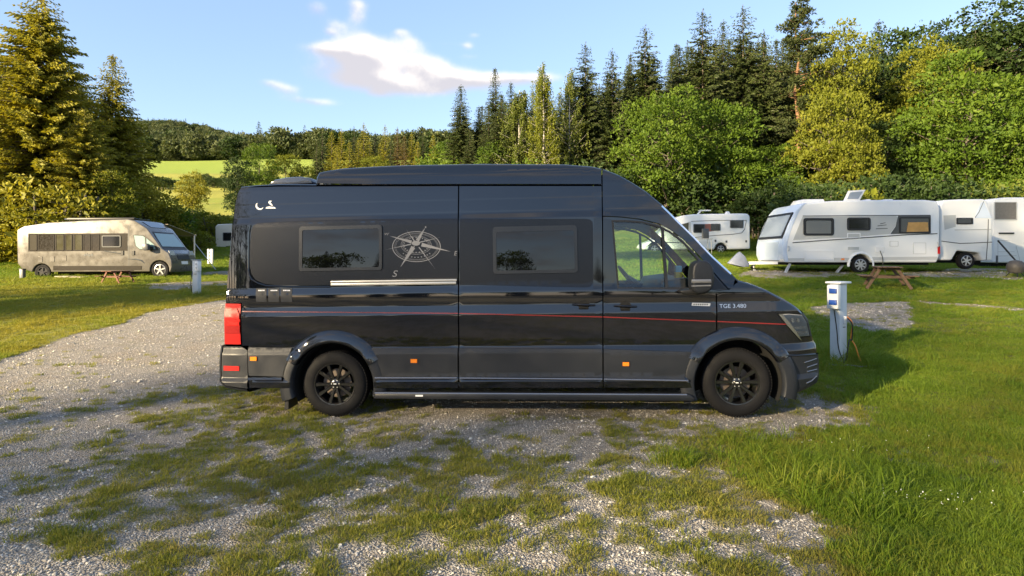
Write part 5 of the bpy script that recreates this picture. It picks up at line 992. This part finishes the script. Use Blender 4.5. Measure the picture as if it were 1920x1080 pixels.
xr, zr_ = B.px(248, 411); xa = B.px(120, 413)[0]; MB().box(((xa + xr) / 2, .22, zr_ + .03), (xr - xa, .16, .10)).build('awning_case', BLK, br, bevel=.03)
MB().box(((xa + xr) / 2 - .3, 1.1, zr_ + .05), (3.0, 1.2, .05)).build('solar_panel', SOLAR, br, bevel=.01)
# front face pieces: windscreen, skylight, bonnet line, lamps, grille
def face(name, p0, p1, y0, y1, mat, th=.015, t0=0.0, t1=1.0, parent=br, taper=0.0):
    a, b = Vector((p0[0], 0, p0[1])), Vector((p1[0], 0, p1[1])); d = b - a; nn = Vector((-d.z, 0, d.x)).normalized()
    if nn.x < 0: nn = -nn
    q = [a + d * t0 + nn * th, a + d * t1 + nn * th]; vs = [(q[0].x, y0 + taper, q[0].z), (q[0].x, y1 - taper, q[0].z), (q[1].x, y1, q[1].z), (q[1].x, y0, q[1].z)]; vs += [tuple(Vector(v) - nn * (th + .01)) for v in vs]
    return MB().add(vs, [(0, 1, 2, 3), (7, 6, 5, 4), (0, 4, 5, 1), (1, 5, 6, 2), (2, 6, 7, 3), (3, 7, 4, 0)]).build(name, mat, parent, smooth=0)
w0, w1 = B.px(275, 428), B.px(303, 466); r0 = B.px(252, 413.5); h1 = B.px(316, 474.5); n1_ = B.px(321, 487); n2_ = B.px(322.5, 500)
ws = face('windscreen', w0, w1, .10, 1.95, BLK, .012, .16, 1.0, taper=.12); face('windscreen_pane', w0, w1, .15, 1.90, BLIND, .018, .24, .90, ws, .12)
face('roof_window', r0, w0, .45, 1.6, SOLAR, .02, .12, .85)
face('scuttle', w1, h1, .12, 1.93, BLK, .012, .0, .22)
for y0 in (.06, 1.64): face('headlamp', h1, n1_, y0, y0 + .36, pbr('clear_lamp', (.55, .56, .56), .15, metal=.5) if 'clear_lamp' not in bpy.data.materials else bpy.data.materials['clear_lamp'], .02, -.35, .35)
face('grille', h1, n1_, .55, 1.5, BLK, .02, .35, 1.0); face('number_plate', n1_, n2_, .78, 1.28, WHITE, .02, .25, .7)
for y0 in (.10, 1.55): face('fog_grille', n1_, n2_, y0, y0 + .40, DGREY, .012, .2, .6)
yb2 = 2.1; za = zr_ - .12; xw = B.px(263, 430)[0]; MB().add([(xw - 3.2, yb2, za), (xw, yb2, za), (xw + .1, yb2 + 2.3, za - .42), (xw - 3.2, yb2 + 2.3, za - .42), (xw - 3.2, yb2, za + .02), (xw, yb2, za + .02), (xw + .1, yb2 + 2.3, za - .40), (xw - 3.2, yb2 + 2.3, za - .40)], [(0, 1, 2, 3), (4, 5, 6, 7), (0, 1, 5, 4), (1, 2, 6, 5), (2, 3, 7, 6), (3, 0, 4, 7)]).tube([(xw + .1, yb2 + 2.3, za - .42), (xw - 3.2, yb2 + 2.3, za - .42)], .05, 6).build('awning', pbr('awning_cloth', (.30, .26, .20), .8), br)
MB().tube([(xw + .05, yb2 + 2.25, .1), (xw + .05, yb2 + 2.25, za - .42)], .035, 6).build('awning_pole', ALLOY, br); MB().tube([(xw + .05, yb2 + 2.25, za - .8), (xw + 1.0, yb2 + 2.6, .1)], .022, 6).build('awning_guy', ALLOY, br)
# things round its tail
def place_box(u0, v0, u1, v1, dist, depth, mat, name, label, cat):
    f = Fr(((u0 - 960) / FOC * dist, dist, CAMZ + (HOR - v1) / FOC * dist)); root = empty(name, M=f.M, label=label, cat=cat); (x0, z1), (x1, z0) = f.px(u0, v0), f.px(u1, v1); return root, f, x0, z0, x1, z1
for u0, v0, u1, v1, lb in ((102, 518, 127, 534, 'small cream crate with dark openings left under the beige van'), (129.5, 519, 156.5, 539, 'larger cream crate standing under the beige van side')):
    root, f, x0, z0, x1, z1 = place_box(u0, v0, u1, v1, 25.2, .5, CREAM, 'storage_crate', lb, 'crate')
    MB().box(((x0 + x1) / 2, .28, (z0 + z1) / 2 - .03), (x1 - x0, .5, z1 - z0 + .06)).build('crate_body', CREAM, root, bevel=.02); MB().box(((x0 + x1) / 2, .28, z1 - .02), (x1 - x0 + .03, .54, .05)).build('lid', CREAM, root, bevel=.01)
    for k in (-.2, .2): MB().box(((x0 + x1) / 2 + k * (x1 - x0), .025, (z0 + z1) / 2 - .02), ((x1 - x0) * .16, .03, .08)).build('hand_hole', BLK, root)
root, f, x0, z0, x1, z1 = place_box(36, 505, 43, 534, 25.0, .2, DGREY, 'bollard', 'dark square post at the tail of the beige van', 'bollard')
MB().box(((x0 + x1) / 2, .08, (z0 + z1) / 2 - .05), (x1 - x0, x1 - x0, z1 - z0 + .1)).build('post', DGREY, root, bevel=.01); MB().box(((x0 + x1) / 2, .08, z1 + .01), (x1 - x0 + .03, x1 - x0 + .03, .03)).build('cap', BLK, root, bevel=.005)
# --- picnic tables
def picnic(u, v, dist, yaw, mat, label, Lt=1.7, sc=1.0):
    x, y = (u - 960) / FOC * dist, dist; root = empty('picnic_table', (x, y, ter(x, y)), (0, 0, R(yaw)), label=label, cat='picnic table'); root.scale = (sc, sc, sc)
    for k in range(5): MB().box((0, -.30 + .15 * k, .74), (Lt, .14, .035)).build('tabletop_board', mat, root, bevel=.006)
    for s_ in (-1, 1):
        for k in range(2): MB().box((0, s_ * (.62 + .15 * k), .44), (Lt, .14, .035)).build('seat_board', mat, root, bevel=.006)
    for ex in (-.55, .55):
        for s_ in (-1, 1): MB().bar((ex * Lt / 1.7, s_ * .22, .74), (ex * Lt / 1.7, s_ * .66, 0), .045, .095).build('leg', mat, root)
        MB().box((ex * Lt / 1.7 + .05, 0, .40), (.045, 1.5, .09)).build('crossbar', mat, root); MB().box((ex * Lt / 1.7 + .05, 0, .69), (.045, .66, .08)).build('top_bearer', mat, root)
    return root
picnic(1662, 520, 18.2, 66, WOOD, 'brown wooden picnic table on the grass before the big white caravan', 1.7, .85); picnic(221, 520, 23.4, 78, RWOOD, 'reddish wooden picnic table beside the beige van', 1.7, .62)
# --- white motorhome behind the black van's bonnet
D3 = 40.0; MH = Fr(((1340 - 960) / FOC * D3, D3, CAMZ + (HOR - 475) / FOC * D3), 0, 0); mr_ = empty('motorhome', M=MH.M, label='white motorhome with brick red window trim at the edge of the wood', cat='motorhome')
wx, wz = MH.px(1352, 467); zb = MH.px(1352, 468)[1]; o_ = MH.P([(1407, 467), (1406.5, 405), (1402, 400.5), (1390, 400), (1300, 401.5), (1278, 404.5), (1262, 411), (1252, 424), (1243, 432), (1228, 450), (1212, 455), (1206, 462), (1206, 468)]) ; fx_, fz_ = MH.px(1228, 467)
MB().prism(o_ + arch_pts(fx_, fz_, .40, zb)[::-1] + arch_pts(wx, wz, .40, zb)[::-1], 0, 2.25).build('body', CARAV, mr_, bevel=.10, seg=3, smooth=50)
wheel(MH, mr_, 1352, 467, .34, .22, .02); wheel(MH, mr_, 1228, 467, .34, .22, .02)
slab(MH, mr_, 'red_panel', [(1320, 420), (1349, 419.5), (1349, 430), (1338, 433), (1319, 436)], RUSTP, .01)
for w_ in ((1300, 420, 1321.5, 436.5), (1332.5, 419.5, 1350.5, 432.5), (1369, 413, 1393.5, 427.5)): win(MH, mr_, *w_, DWIN, DGREY, .06, .04, .05)
slab(MH, mr_, 'cab_window', [(1262, 425), (1291, 417), (1291, 440), (1262, 444)], PALEW, .015); slab(MH, mr_, 'grey_pillar', [(1291, 416), (1295, 416), (1296, 440), (1292, 440)], GREYT, .012)
MB().tube([(MH.px(u, v)[0], -.005, MH.px(u, v)[1]) for u, v in ((1300, 445.5), (1340, 441.5), (1375, 439), (1391, 436.5), (1396, 430), (1399, 414))], .02, 5).build('decor_line', DGREY, mr_); MB().tube([(MH.px(u, v)[0], -.005, MH.px(u, v)[1]) for u, v in ((1296, 415), (1345, 413), (1400, 413))], .018, 5).build('decor_line', DGREY, mr_)
for u, v in ((1341.5, 451.5), (1362, 453), (1399, 452.5)): slab(MH, mr_, 'service_cap', [(u - 1.6, v - 2), (u + 1.6, v - 2), (u + 1.6, v + 2), (u - 1.6, v + 2)], DGREY, .015)
slab(MH, mr_, 'service_door', [(1367, 448), (1381, 448), (1381, 465), (1367, 465)], CARAV, .012); MB().prism(MH.P([(1215, 466), (1400, 466), (1400, 472), (1215, 472)]), .4, 1.9).build('underbody', VOID, mr_, smooth=0)
sx, sz = MH.px(1322, 399); MB().bar((sx - .2, 1.0, sz - .05), (sx + .02, 1.0, sz + .20), .10).box((sx + .28, 1.0, sz + .22), (.7, .5, .06)).build('roof_antenna', CARAV, mr_, bevel=.01); sx, sz = MH.px(1375, 399); MB().lathe([(0, .19), (.12, .15), (.17, .05), (.17, -.02)], (sx, 1.1, sz), 16, 'Z').build('satellite_dome', CARAV, mr_)
sx, sz = MH.px(1346, 401); MB().box((sx, 1.1, sz + .01), (.6, .5, .10)).build('roof_hatch', CARAV, mr_, bevel=.02)
x, y = (1318 - 960) / FOC * 37, 37.0; root = empty('folding_table', (x, y, ter(x, y)), (0, 0, .1), label='folding camping table standing in front of the white motorhome', cat='table'); MB().box((0, 0, .9), (1.0, .6, .04)).build('tabletop', GREYT, root); MB().box((.15, 0, 1.22), (.34, .3, .6)).build('water_box', DGREY, root, bevel=.02)
for sx in (-.4, .4):
    for sy in (-.25, .25): MB().tube([(sx, sy, .9), (sx * 1.1, sy, 0)], .02, 5).build('leg', ALLOY, root)
# --- big white caravan
D4 = 21.7; C1 = Fr(((1612 - 960) / FOC * D4, D4, CAMZ + (HOR - 511) / FOC * D4), 0, 0); cr_ = empty('caravan', M=C1.M, label='large white caravan with pale blue front, grey window band and raised roof hatch', cat='caravan')
wx, wz = C1.px(1614, 496.5); zb = C1.px(1614, 492.5)[1]
o_ = C1.P([(1757, 492.5), (1762, 480), (1763, 390), (1757, 377), (1735, 374.5), (1640, 374.8), (1560, 376.5), (1512, 381), (1504, 385), (1494, 396), (1481, 421), (1471, 447), (1468, 462), (1468, 478), (1471, 492)])
MB().prism(o_ + arch_pts(wx, wz, .37, zb)[::-1], 0, 2.3).build('body', CARAV, cr_, bevel=.07, seg=4, smooth=50)
shell_ = C1.P([(1471.5, 491), (1467, 478), (1467, 462), (1470, 447), (1480, 421), (1493, 395), (1503, 384), (1512, 380), (1508, 384), (1498, 397), (1486, 424), (1477, 450), (1475, 470), (1478, 491)])
MB().prism(shell_, -.012, 2.312).build('front_shell', BLUEW, cr_, bevel=.01, smooth=50)
def face2(name, a, b, y0, y1, mat, th, parent=cr_, f=C1): return face(name, f.px(*a), f.px(*b), y0, y1, mat, th, 0, 1, parent)
def faceL(name, a, b, y0, y1, mat, th, parent, f):
    p, q = f.px(*a), f.px(*b); p, q = Vector((p[0], 0, p[1])), Vector((q[0], 0, q[1])); d = q - p; nn = Vector((-abs(d.z), 0, abs(d.x) * (1 if d.x * d.z > 0 else -1))).normalized(); vs = [p + nn * th + Vector((0, y0, 0)), p + nn * th + Vector((0, y1, 0)), q + nn * th + Vector((0, y1, 0)), q + nn * th + Vector((0, y0, 0))]
    vs += [v - nn * (th + .02) for v in vs]; return MB().add(vs, [(0, 1, 2, 3), (7, 6, 5, 4), (0, 4, 5, 1), (1, 5, 6, 2), (2, 6, 7, 3), (3, 7, 4, 0)]).build(name, mat, parent, smooth=0)
fwn = faceL('front_window', (1493, 399), (1471.5, 447.5), .12, 2.18, BLK, .085, cr_, C1); faceL('pane', (1491, 404), (1473, 444), .2, 2.1, pbr('blue_mirror_pane', (.30, .36, .46), .08, ior=1.7), .095, fwn, C1)
faceL('gas_box_lid', (1470.5, 453), (1470.5, 488), .35, 1.95, BLUEW, .07, cr_, C1)
slab(C1, cr_, 'grey_band', [(1504.5, 406.5), (1680, 405), (1683, 408), (1678, 425), (1668, 438.5), (1600, 444), (1487, 450)], GREYT, .008)
slab(C1, cr_, 'rear_band', [(1669, 439), (1679, 425), (1684, 404.5), (1745, 404), (1745, 437), (1700, 438)], DGREY, .010)
MB().tube([(C1.px(u, v)[0], -.01, C1.px(u, v)[1]) for u, v in ((1486, 455), (1540, 451), (1600, 447), (1665, 442.5), (1700, 440), (1757, 438))], .016, 5).build('decor_line', DGREY, cr_); MB().tube([(C1.px(u, v)[0], -.006, C1.px(u, v)[1]) for u, v in ((1505, 405), (1600, 404.3), (1744, 403.5))], .014, 5).build('decor_line', DGREY, cr_)
w_ = win(C1, cr_, 1506, 409, 1563, 441.5, DWIN, BLK, .08, .035, .07); MB().prism(C1.rr(1511, 414, 1558, 438, .05), -.024, -.018).build('roller_blind', pbr('blind_grey', (.13, .14, .14), .5), w_, smooth=0)
win(C1, cr_, 1588, 408, 1631.5, 432, DWIN, BLK, .07, .035, .06); w_ = win(C1, cr_, 1686, 407, 1744, 437.5, DWIN, BLK, .05, .035, .05); slab(C1, w_, 'orange_reflection', [(1702, 417), (1739, 416.5), (1740, 434), (1699, 435)], pbr('ochre_reflection', (.50, .28, .09), .8, noise=.5, nscale=4), .026)  # ochre patch paints the orange reflection in the rear window
for (a0, b0, a1, b1, m_) in ((1588, 437, 1613, 447, GREYT), (1588, 461.5, 1612, 470, GREYT), (1509, 470, 1563, 487, CARAV), (1642, 463, 1657, 473.5, WHITE)): win(C1, cr_, a0, b0, a1, b1, m_, CARAV if m_ != WHITE else WHITE, .02, .02, .03, 'service_flap')
slab(C1, cr_, 'lower_stripe', [(1473, 484), (1508, 484), (1508, 489), (1474, 489)], GREYT, .006); slab(C1, cr_, 'lower_stripe', [(1564, 483.5), (1594, 483.5), (1591, 489), (1564, 489)], GREYT, .006); slab(C1, cr_, 'lower_stripe', [(1635, 482), (1757, 481), (1757, 487), (1638, 488)], GREYT, .006); slab(C1, cr_, 'side_marker', [(1577, 484.5), (1583, 484.5), (1583, 487.5), (1577, 487.5)], ORANGE, .014)
for k, (a, b) in enumerate((((1650, 419), (1660, 417)), ((1645, 423), (1662, 421)), ((1642, 428.3), (1664, 427.7)))): slab(C1, cr_, 'side_emblem', [(a[0], a[1]), (b[0], b[1]), (b[0], b[1] + 1.2), (a[0], a[1] + 1.4)], DGREY, .012)
MB().lathe([(.40, -.02), (.46, -.012), (.48, .01)], (wx, 0, wz), 28, 'Y', R(-8), R(188)).build('wheel_arch', CARAV, cr_); wheel(C1, cr_, 1614, 496.5, .32, .2, .0, ALLOY, 8)
MB().prism(C1.P([(1480, 492), (1750, 492), (1750, 497), (1480, 497)]), .25, 2.0).build('underbody', VOID, cr_, smooth=0)
px1 = lambda u, v: C1.px(u, v)
a, b = px1(1485, 494), px1(1472, 512); MB().bar((a[0], .15, a[1]), (b[0] + .05, .1, b[1]), .05, .08).build('corner_steady', STEEL, cr_); a, b = px1(1590, 495), px1(1575, 512); MB().bar((a[0], .3, a[1]), (b[0], .25, b[1]), .05, .08).build('corner_steady', STEEL, cr_); a, b = px1(1462, 490), px1(1449, 505); MB().bar((a[0], 2.0, a[1]), (b[0], 2.0, b[1]), .05, .08).build('corner_steady', BLK, cr_)
a, b = px1(1470, 493), px1(1414, 494); MB().bar((a[0], .5, a[1]), (b[0], 1.1, b[1]), .07, .1).bar((a[0], 1.7, a[1]), (b[0], 1.1, b[1]), .07, .1).build('drawbar', CARAV, cr_)
c = Vector((b[0] - .02, 1.1, b[1] + .03)); cov = MB(); ringp = [(-.02, .26, -.18), (-.02, -.26, -.18), (-.55, -.1, -.04), (-.55, .1, -.04), (.06, .20, .22), (.06, -.20, .22), (-.10, 0, .44), (.22, .22, -.16), (.22, -.22, -.16)]
cov.add([c + Vector((p[0], p[1], p[2])) for p in ringp], [(0, 1, 2, 3), (2, 1, 5), (2, 5, 6), (3, 2, 6), (3, 6, 4), (0, 3, 4), (4, 6, 5), (7, 4, 5, 8), (0, 4, 7), (1, 8, 5), (0, 7, 8, 1)]); cov.build('hitch_cover', pbr('blue_grey_tarp', (.13, .15, .21), .5, noise=.3, nscale=7, bump=1.0, bscale=9), cr_, bevel=.04)
a, b = px1(1436, 497), px1(1436, 508); MB().tube([(b[0], 1.1, a[1] + .1), (b[0], 1.1, b[1])], .03, 6).build('jockey_post', STEEL, cr_); wheel(C1, cr_, 0, 0, .10, .07, 1.06, STEEL, 5, .6, b[0] + .02, b[1] - .01, 'jockey_wheel')
x0, z0 = px1(1590, 375); x1, z1 = px1(1632, 372); MB().prism([(x0, z0 - .02), (x0 + .18, z0 + .36), (x0 + .80, z0 + .40), (x0 + .58, z0)], .3, .34).build('roof_hatch', CARAV, cr_, bevel=.01)
hp = MB().prism([(x0 + .13, z0 + .06), (x0 + .24, z0 + .30), (x0 + .68, z0 + .33), (x0 + .52, z0 + .07)], .275, .302).build('hatch_pane', pbr('hatch_tint', (.22, .26, .32), .15), cr_, smooth=0)
for (u0, u1) in ((1512, 1562), (1633, 1652), (1668, 1695)): a, b = px1(u0, 376), px1(u1, 375); MB().prism([(a[0], a[1] - .08), (a[0] + .12, b[1] + .07), (b[0] - .08, b[1] + .08), (b[0], b[1] - .08)], .5, 1.3).build('roof_box', CARAV, cr_, bevel=.02)
MB().tube([(px1(1649, 470)[0], -.03, px1(1649, 470)[1]), (px1(1653, 482)[0], -.05, px1(1653, 482)[1]), (px1(1653, 497)[0], -.08, px1(1653, 497)[1]), (px1(1654, 510)[0], -.2, px1(1654, 511)[1])], .012, 5).build('power_lead', BLK, cr_)
MB().tube([(px1(u, v)[0], .02, px1(u, v)[1]) for u, v in ((1512, 384.5), (1560, 380.5), (1640, 378.5), (1735, 378), (1757, 380.5))], .018, 5).build('awning_rail', ALLOY, cr_)
for (u, v) in ((1478, 462), (1757, 455)): MB().tube([(px1(u, v)[0], .0, px1(u, v)[1]), (px1(u, v)[0], -.06, px1(u, v)[1]), (px1(u, v + 8)[0], -.06, px1(u, v + 8)[1]), (px1(u, v + 8)[0], .0, px1(u, v + 8)[1])], .014, 6).build('grab_handle', GREYT, cr_)
MB().tube([(px1(u, v)[0], -.004, px1(u, v)[1]) for u, v in ((1476, 491), (1560, 491), (1596, 491))], .012, 5).build('skirt_line', GREYT, cr_); slab(C1, cr_, 'tail_light', [(1758, 462), (1762, 462), (1762, 476), (1758, 476)], RED, .02)
for (u0, v0, u1, v1) in ((1668, 452, 1684, 462), (1712, 455, 1736, 476)): win(C1, cr_, u0, v0, u1, v1, CARAV, GREYT, .02, .012, .012, 'service_flap')
# --- caravans farther right
D5 = 21.9; C2 = Fr(((1812 - 960) / FOC * D5, D5, CAMZ + (HOR - 497) / FOC * D5), 0, 0); c2 = empty('caravan', M=C2.M, label='middle white caravan with small dark window and blue tinted raked end', cat='caravan')
MB().prism(C2.P([(1762, 488), (1764, 385), (1770, 375), (1800, 373.5), (1845, 373), (1851, 377), (1861, 410), (1861, 488), (1842, 489), (1836, 474), (1795, 470), (1785, 488)]), 0, 2.2).build('body', CARAV, c2, bevel=.06, seg=3, smooth=50)
slab(C2, c2, 'blue_corner', [(1844, 378), (1859, 409), (1827, 409), (1838, 382)], BLUEW, .01); slab(C2, c2, 'grey_band', [(1769, 404), (1792, 403), (1792, 425), (1771, 431)], GREYT, .006); win(C2, c2, 1793, 408.5, 1823.5, 420.5, DWIN, BLK, .03, .03, .04)
for pts in (((1790, 431), (1830, 430.5), (1858, 430)), ((1765, 452), (1800, 456.5), (1860, 454)), ((1828, 408), (1835, 398), (1844, 378)), ((1853, 411), (1852, 450), (1849, 487))): MB().tube([(C2.px(u, v)[0], -.004, C2.px(u, v)[1]) for u, v in pts], .014, 5).build('decor_line', GREYT if pts[0][0] == 1790 else DGREY, c2)
slab(C2, c2, 'service_cap', [(1754.5, 447), (1757.5, 447), (1757.5, 451), (1754.5, 451)], DGREY, .02) if False else None
wheel(C2, c2, 1815, 489, .30, .2, .05, ALLOY, 6); MB().prism(C2.P([(1770, 486), (1855, 486), (1855, 493), (1770, 493)]), .4, 1.9).build('underbody', VOID, c2, smooth=0)
D6 = 25.5; C3 = Fr(((1900 - 960) / FOC * D6, D6, CAMZ + (HOR - 497) / FOC * D6), 0, 0); c3 = empty('caravan', M=C3.M, label='white caravan with grey curtained rear window cut by the right edge', cat='caravan')
MB().prism(C3.P([(1862, 493), (1861, 380), (1866, 372), (1885, 370), (2050, 369), (2060, 376), (2060, 493)]), 0, 2.3).build('body', CARAV, c3, bevel=.07, seg=3, smooth=50); win(C3, c3, 1863.5, 378.5, 1906, 412.5, CURT3, GREYT, .03, .03, .03)
win(C3, c3, 1934, 400, 1990, 430, DWIN, BLK, .06, .03, .05)
slab(C3, c3, 'grab_rail', [(1872.5, 436), (1900, 436), (1900, 438.6), (1872.5, 438.6)], BLK, .05)
for pts in (((1871, 451), (1871, 492)), ((1905, 461), (1913, 492)), ((1872, 472), (1902, 472)), ((1872, 480), (1906, 479)), ((1872, 451), (1891, 450))): MB().tube([(C3.px(u, v)[0], -.002, C3.px(u, v)[1]) for u, v in pts], .010, 5).build('panel_seam', GREYT, c3)
slab(C3, c3, 'step_post', [(1867.5, 479), (1870, 479), (1870, 494), (1867.5, 494)], DGREY, .04); MB().prism(C3.P([(1868, 492), (2050, 492), (2050, 500), (1868, 500)]), .3, 2.0).build('underbody', VOID, c3, smooth=0); wheel(C3, c3, 1965, 490, .32, .2, .0, ALLOY, 6)
f = Fr(((1908 - 960) / FOC * 20.3, 20.3, CAMZ + (HOR - 503) / FOC * 20.3)); root = empty('prop_pole', M=f.M, label='thin dark pole leaning against the caravan at the right edge', cat='pole'); a, b = f.px(1891, 450), f.px(1914, 497); MB().tube([(a[0], .45, a[1]), (b[0], .05, b[1])], .03, 6).build('shaft', BLK, root); MB().lathe([(0, .06), (.05, .06), (.05, 0), (0, 0)], (b[0], .05, b[1] - .03), 10, 'Z').build('foot', BLK, root)
f = Fr(((1915 - 960) / FOC * 19.8, 19.8, CAMZ + (HOR - 517) / FOC * 19.8)); root = empty('barbecue', M=f.M, label='dark covered barbecue standing at the right edge of the photo', cat='barbecue'); x, z = f.px(1919, 500); MB().lathe([(0, .22), (.16, .18), (.25, .06), (.26, -.05), (.20, -.20), (0, -.24)], (x, .3, z), 20, 'Z').build('kettle', pbr('dull_brown', (.05, .045, .042), .6), root)
for a in (0, 2.1, 4.2): MB().tube([(x + .12 * math.cos(a), .3 + .12 * math.sin(a), z - .15), (x + .28 * math.cos(a), .3 + .28 * math.sin(a), f.px(1919, 519)[1])], .016, 5).build('leg', BLK, root)
# --- little white caravan and post behind the black van's tail
D7 = 45.0; C4 = Fr(((440 - 960) / FOC * D7, D7, CAMZ + (HOR - 479) / FOC * D7), 0, 0); c4 = empty('caravan', M=C4.M, label='small cream white caravan half hidden behind the rear of the black van', cat='caravan')
MB().prism(C4.P([(404, 471), (403, 425), (407, 420.5), (430, 419.5), (520, 419), (526, 430), (527, 471)]), 0, 2.2).build('body', pbr('cream_white', (.66, .62, .54), .4), c4, bevel=.09, seg=3); win(C4, c4, 418, 436, 452, 451.5, DWIN, DGREY, .05, .03, .05); slab(C4, c4, 'number_plate', [(424, 461.5), (436, 461.5), (436, 473), (424, 473)], BLK, .02)
for u in (406, 415, 421): slab(C4, c4, 'rear_mark', [(u, 469), (u + 3, 467.5), (u + 3.5, 469.3), (u + .5, 470.5)], DGREY, .01)
wheel(C4, c4, 470, 470, .32, .2, .0); a, b = C4.px(410, 471), C4.px(408, 479); MB().bar((a[0], .1, a[1]), (b[0], .1, b[1]), .06).build('corner_steady', ALLOY, c4); MB().prism(C4.P([(412, 470), (520, 470), (520, 475), (412, 475)]), .3, 2.0).build('underbody', VOID, c4, smooth=0)
x, y = (394 - 960) / FOC * 34, 34.0; root = empty('utility_post', (x, y, ter(x, y)), label='slim white post with slots near the small caravan', cat='post'); MB().box((-.08, 0, .40), (.10, .12, .85)).box((.10, 0, .40), (.10, .12, .85)).build('post', WHITE, root, bevel=.01)
for k in range(4): MB().box((.01, 0, .15 + .19 * k), (.10, .10, .05)).build('rung', WHITE, root)
# --- mains posts
PWH = pbr('post_grey_white', (.50, .54, .58), .5, noise=.08, nscale=4, bump=.1); PBX = pbr('box_white', (.72, .73, .74), .4); BLUE = pbr('socket_blue', (.02, .08, .35), .35); CABK = pbr('cable_black', (.012, .012, .012), .5); CABO = pbr('cable_orange', (.70, .22, .02), .5)
D8 = 9.3; x, y = (1572 - 960) / FOC * D8, D8; PR = empty('mains_post', (x, y, ter(x, y)), (0, 0, R(33)), label='tall grey mains post with white socket box in front of the black van', cat='power post')
H_ = CAMZ + (HOR - 531) / FOC * D8 - ter(x, y); MB().box((0, 0, H_ / 2 - .06), (.205, .15, H_ + .12)).build('column', PWH, PR, bevel=.008); MB().box((0, 0, H_ + .012), (.30, .24, .03)).build('cap', PBX, PR, bevel=.008)
bxp = MB().box((-.155, -.02, H_ - .20), (.10, .17, .36)).build('socket_box', PBX, PR, bevel=.015)
for zc in (.11, .28): MB().box((-.213, -.035, H_ - zc), (.03, .115, .075)).build('socket_lid', BLUE, bxp, bevel=.008)
MB().box((.02, -.083, H_ - .55), (.05, .03, .11)).box((.02, -.10, H_ - .52), (.04, .03, .05)).build('tap', PBX, PR, bevel=.008); MB().box((.02, -.078, H_ - .66), (.06, .006, .012)).build('slot', DGREY, PR)
MB().box((.0, -.077, .5), (.004, .004, 1.0)).build('corner_seam', GREYT, PR) if False else None
def cable(name, pts, r_, mat, label):
    P = [Vector(p) for p in pts]; o = []
    for i in range(len(P) - 1):
        p0, p1, p2, p3 = P[max(i - 1, 0)], P[i], P[i + 1], P[min(i + 2, len(P) - 1)]
        for k in range(8): t_ = k / 8; o.append(.5 * ((2 * p1) + (p2 - p0) * t_ + (2 * p0 - 5 * p1 + 4 * p2 - p3) * t_ * t_ + (3 * p1 - p0 - 3 * p2 + p3) * t_ ** 3))
    ob = MB().tube(o + [P[-1]], r_, 6).build(name, mat, None, label=label, cat='cable'); return ob
M_ = Matrix.Translation((x, y, ter(x, y))) @ Matrix.Rotation(R(33), 4, 'Z'); W_ = lambda p: M_ @ Vector(p); g_ = lambda dx, dy: Vector((x + dx, y + dy, ter(x + dx, y + dy) + .03))
cable('power_cable', [W_((.03, -.12, H_ - .52)), W_((.09, -.16, H_ - .62)), W_((.115, -.14, H_ - .85)), W_((.06, -.13, .35)), W_((-.02, -.13, .05))], .009, CABK, 'black cable plugged into the tall mains post')
cable('power_cable', [W_((.03, -.11, H_ - .50)), W_((.11, -.15, H_ - .60)), W_((.13, -.12, H_ - .82)), g_(.20, -.10) + Vector((0, 0, .25)), g_(.28, -.14), g_(.42, -.22), g_(.6, -.2)], .009, CABO, 'orange cable hanging from the tall mains post to the grass')
cable('power_cable', [W_((-.17, -.03, H_ - .40)), W_((-.15, -.06, H_ - .7)), W_((-.14, -.08, .25)), W_((-.09, -.12, .06)), g_(-.05, -.3)], .008, CABK, 'black cable running down from the socket box')
cable('power_cable', [g_(-.25, -.2), g_(-.12, -.3), g_(.02, -.26), g_(.15, -.35), g_(.35, -.3), g_(.55, -.4)], .010, pbr('cable_grey', (.16, .16, .16), .6), 'grey cable lying in the grass at the tall mains post')
D9 = 19.6; x, y = (369 - 960) / FOC * D9, D9; PL = empty('mains_post', (x, y, ter(x, y)), (0, 0, R(-14)), label='pale mains post on the lawn beside the gravel lane left of the black van', cat='power post')
H_ = CAMZ + (HOR - 488) / FOC * D9 - ter(x, y); MB().box((0, 0, H_ / 2 - .05), (.20, .16, H_ + .1)).build('column', PWH, PL, bevel=.01); MB().box((.01, 0, H_ + .012), (.27, .22, .03)).build('cap', pbr('cap_grey', (.22, .24, .26), .5), PL, bevel=.008)
bxp = MB().box((.10, -.06, H_ - .19), (.12, .16, .30)).build('socket_box', PBX, PL, bevel=.012)
for zc in (.12, .24): MB().box((.10, -.146, H_ - zc), (.05, .02, .05)).build('socket_lid', BLUE if False else GREYT, bxp, bevel=.005)
MB().box((0, -.085, H_ - .42), (.12, .02, .09)).build('meter_flap', GREYT, PL, bevel=.005); cable('power_cable', [Vector((x - .11, y - .05, ter(x, y) + .75)), Vector((x - .14, y - .1, ter(x, y) + .4)), Vector((x - .12, y - .12, ter(x, y) + .03)), Vector((x - .3, y - .2, ter(x - .3, y - .2) + .03))], .012, CABK, 'black cable on the pale mains post by the lane')
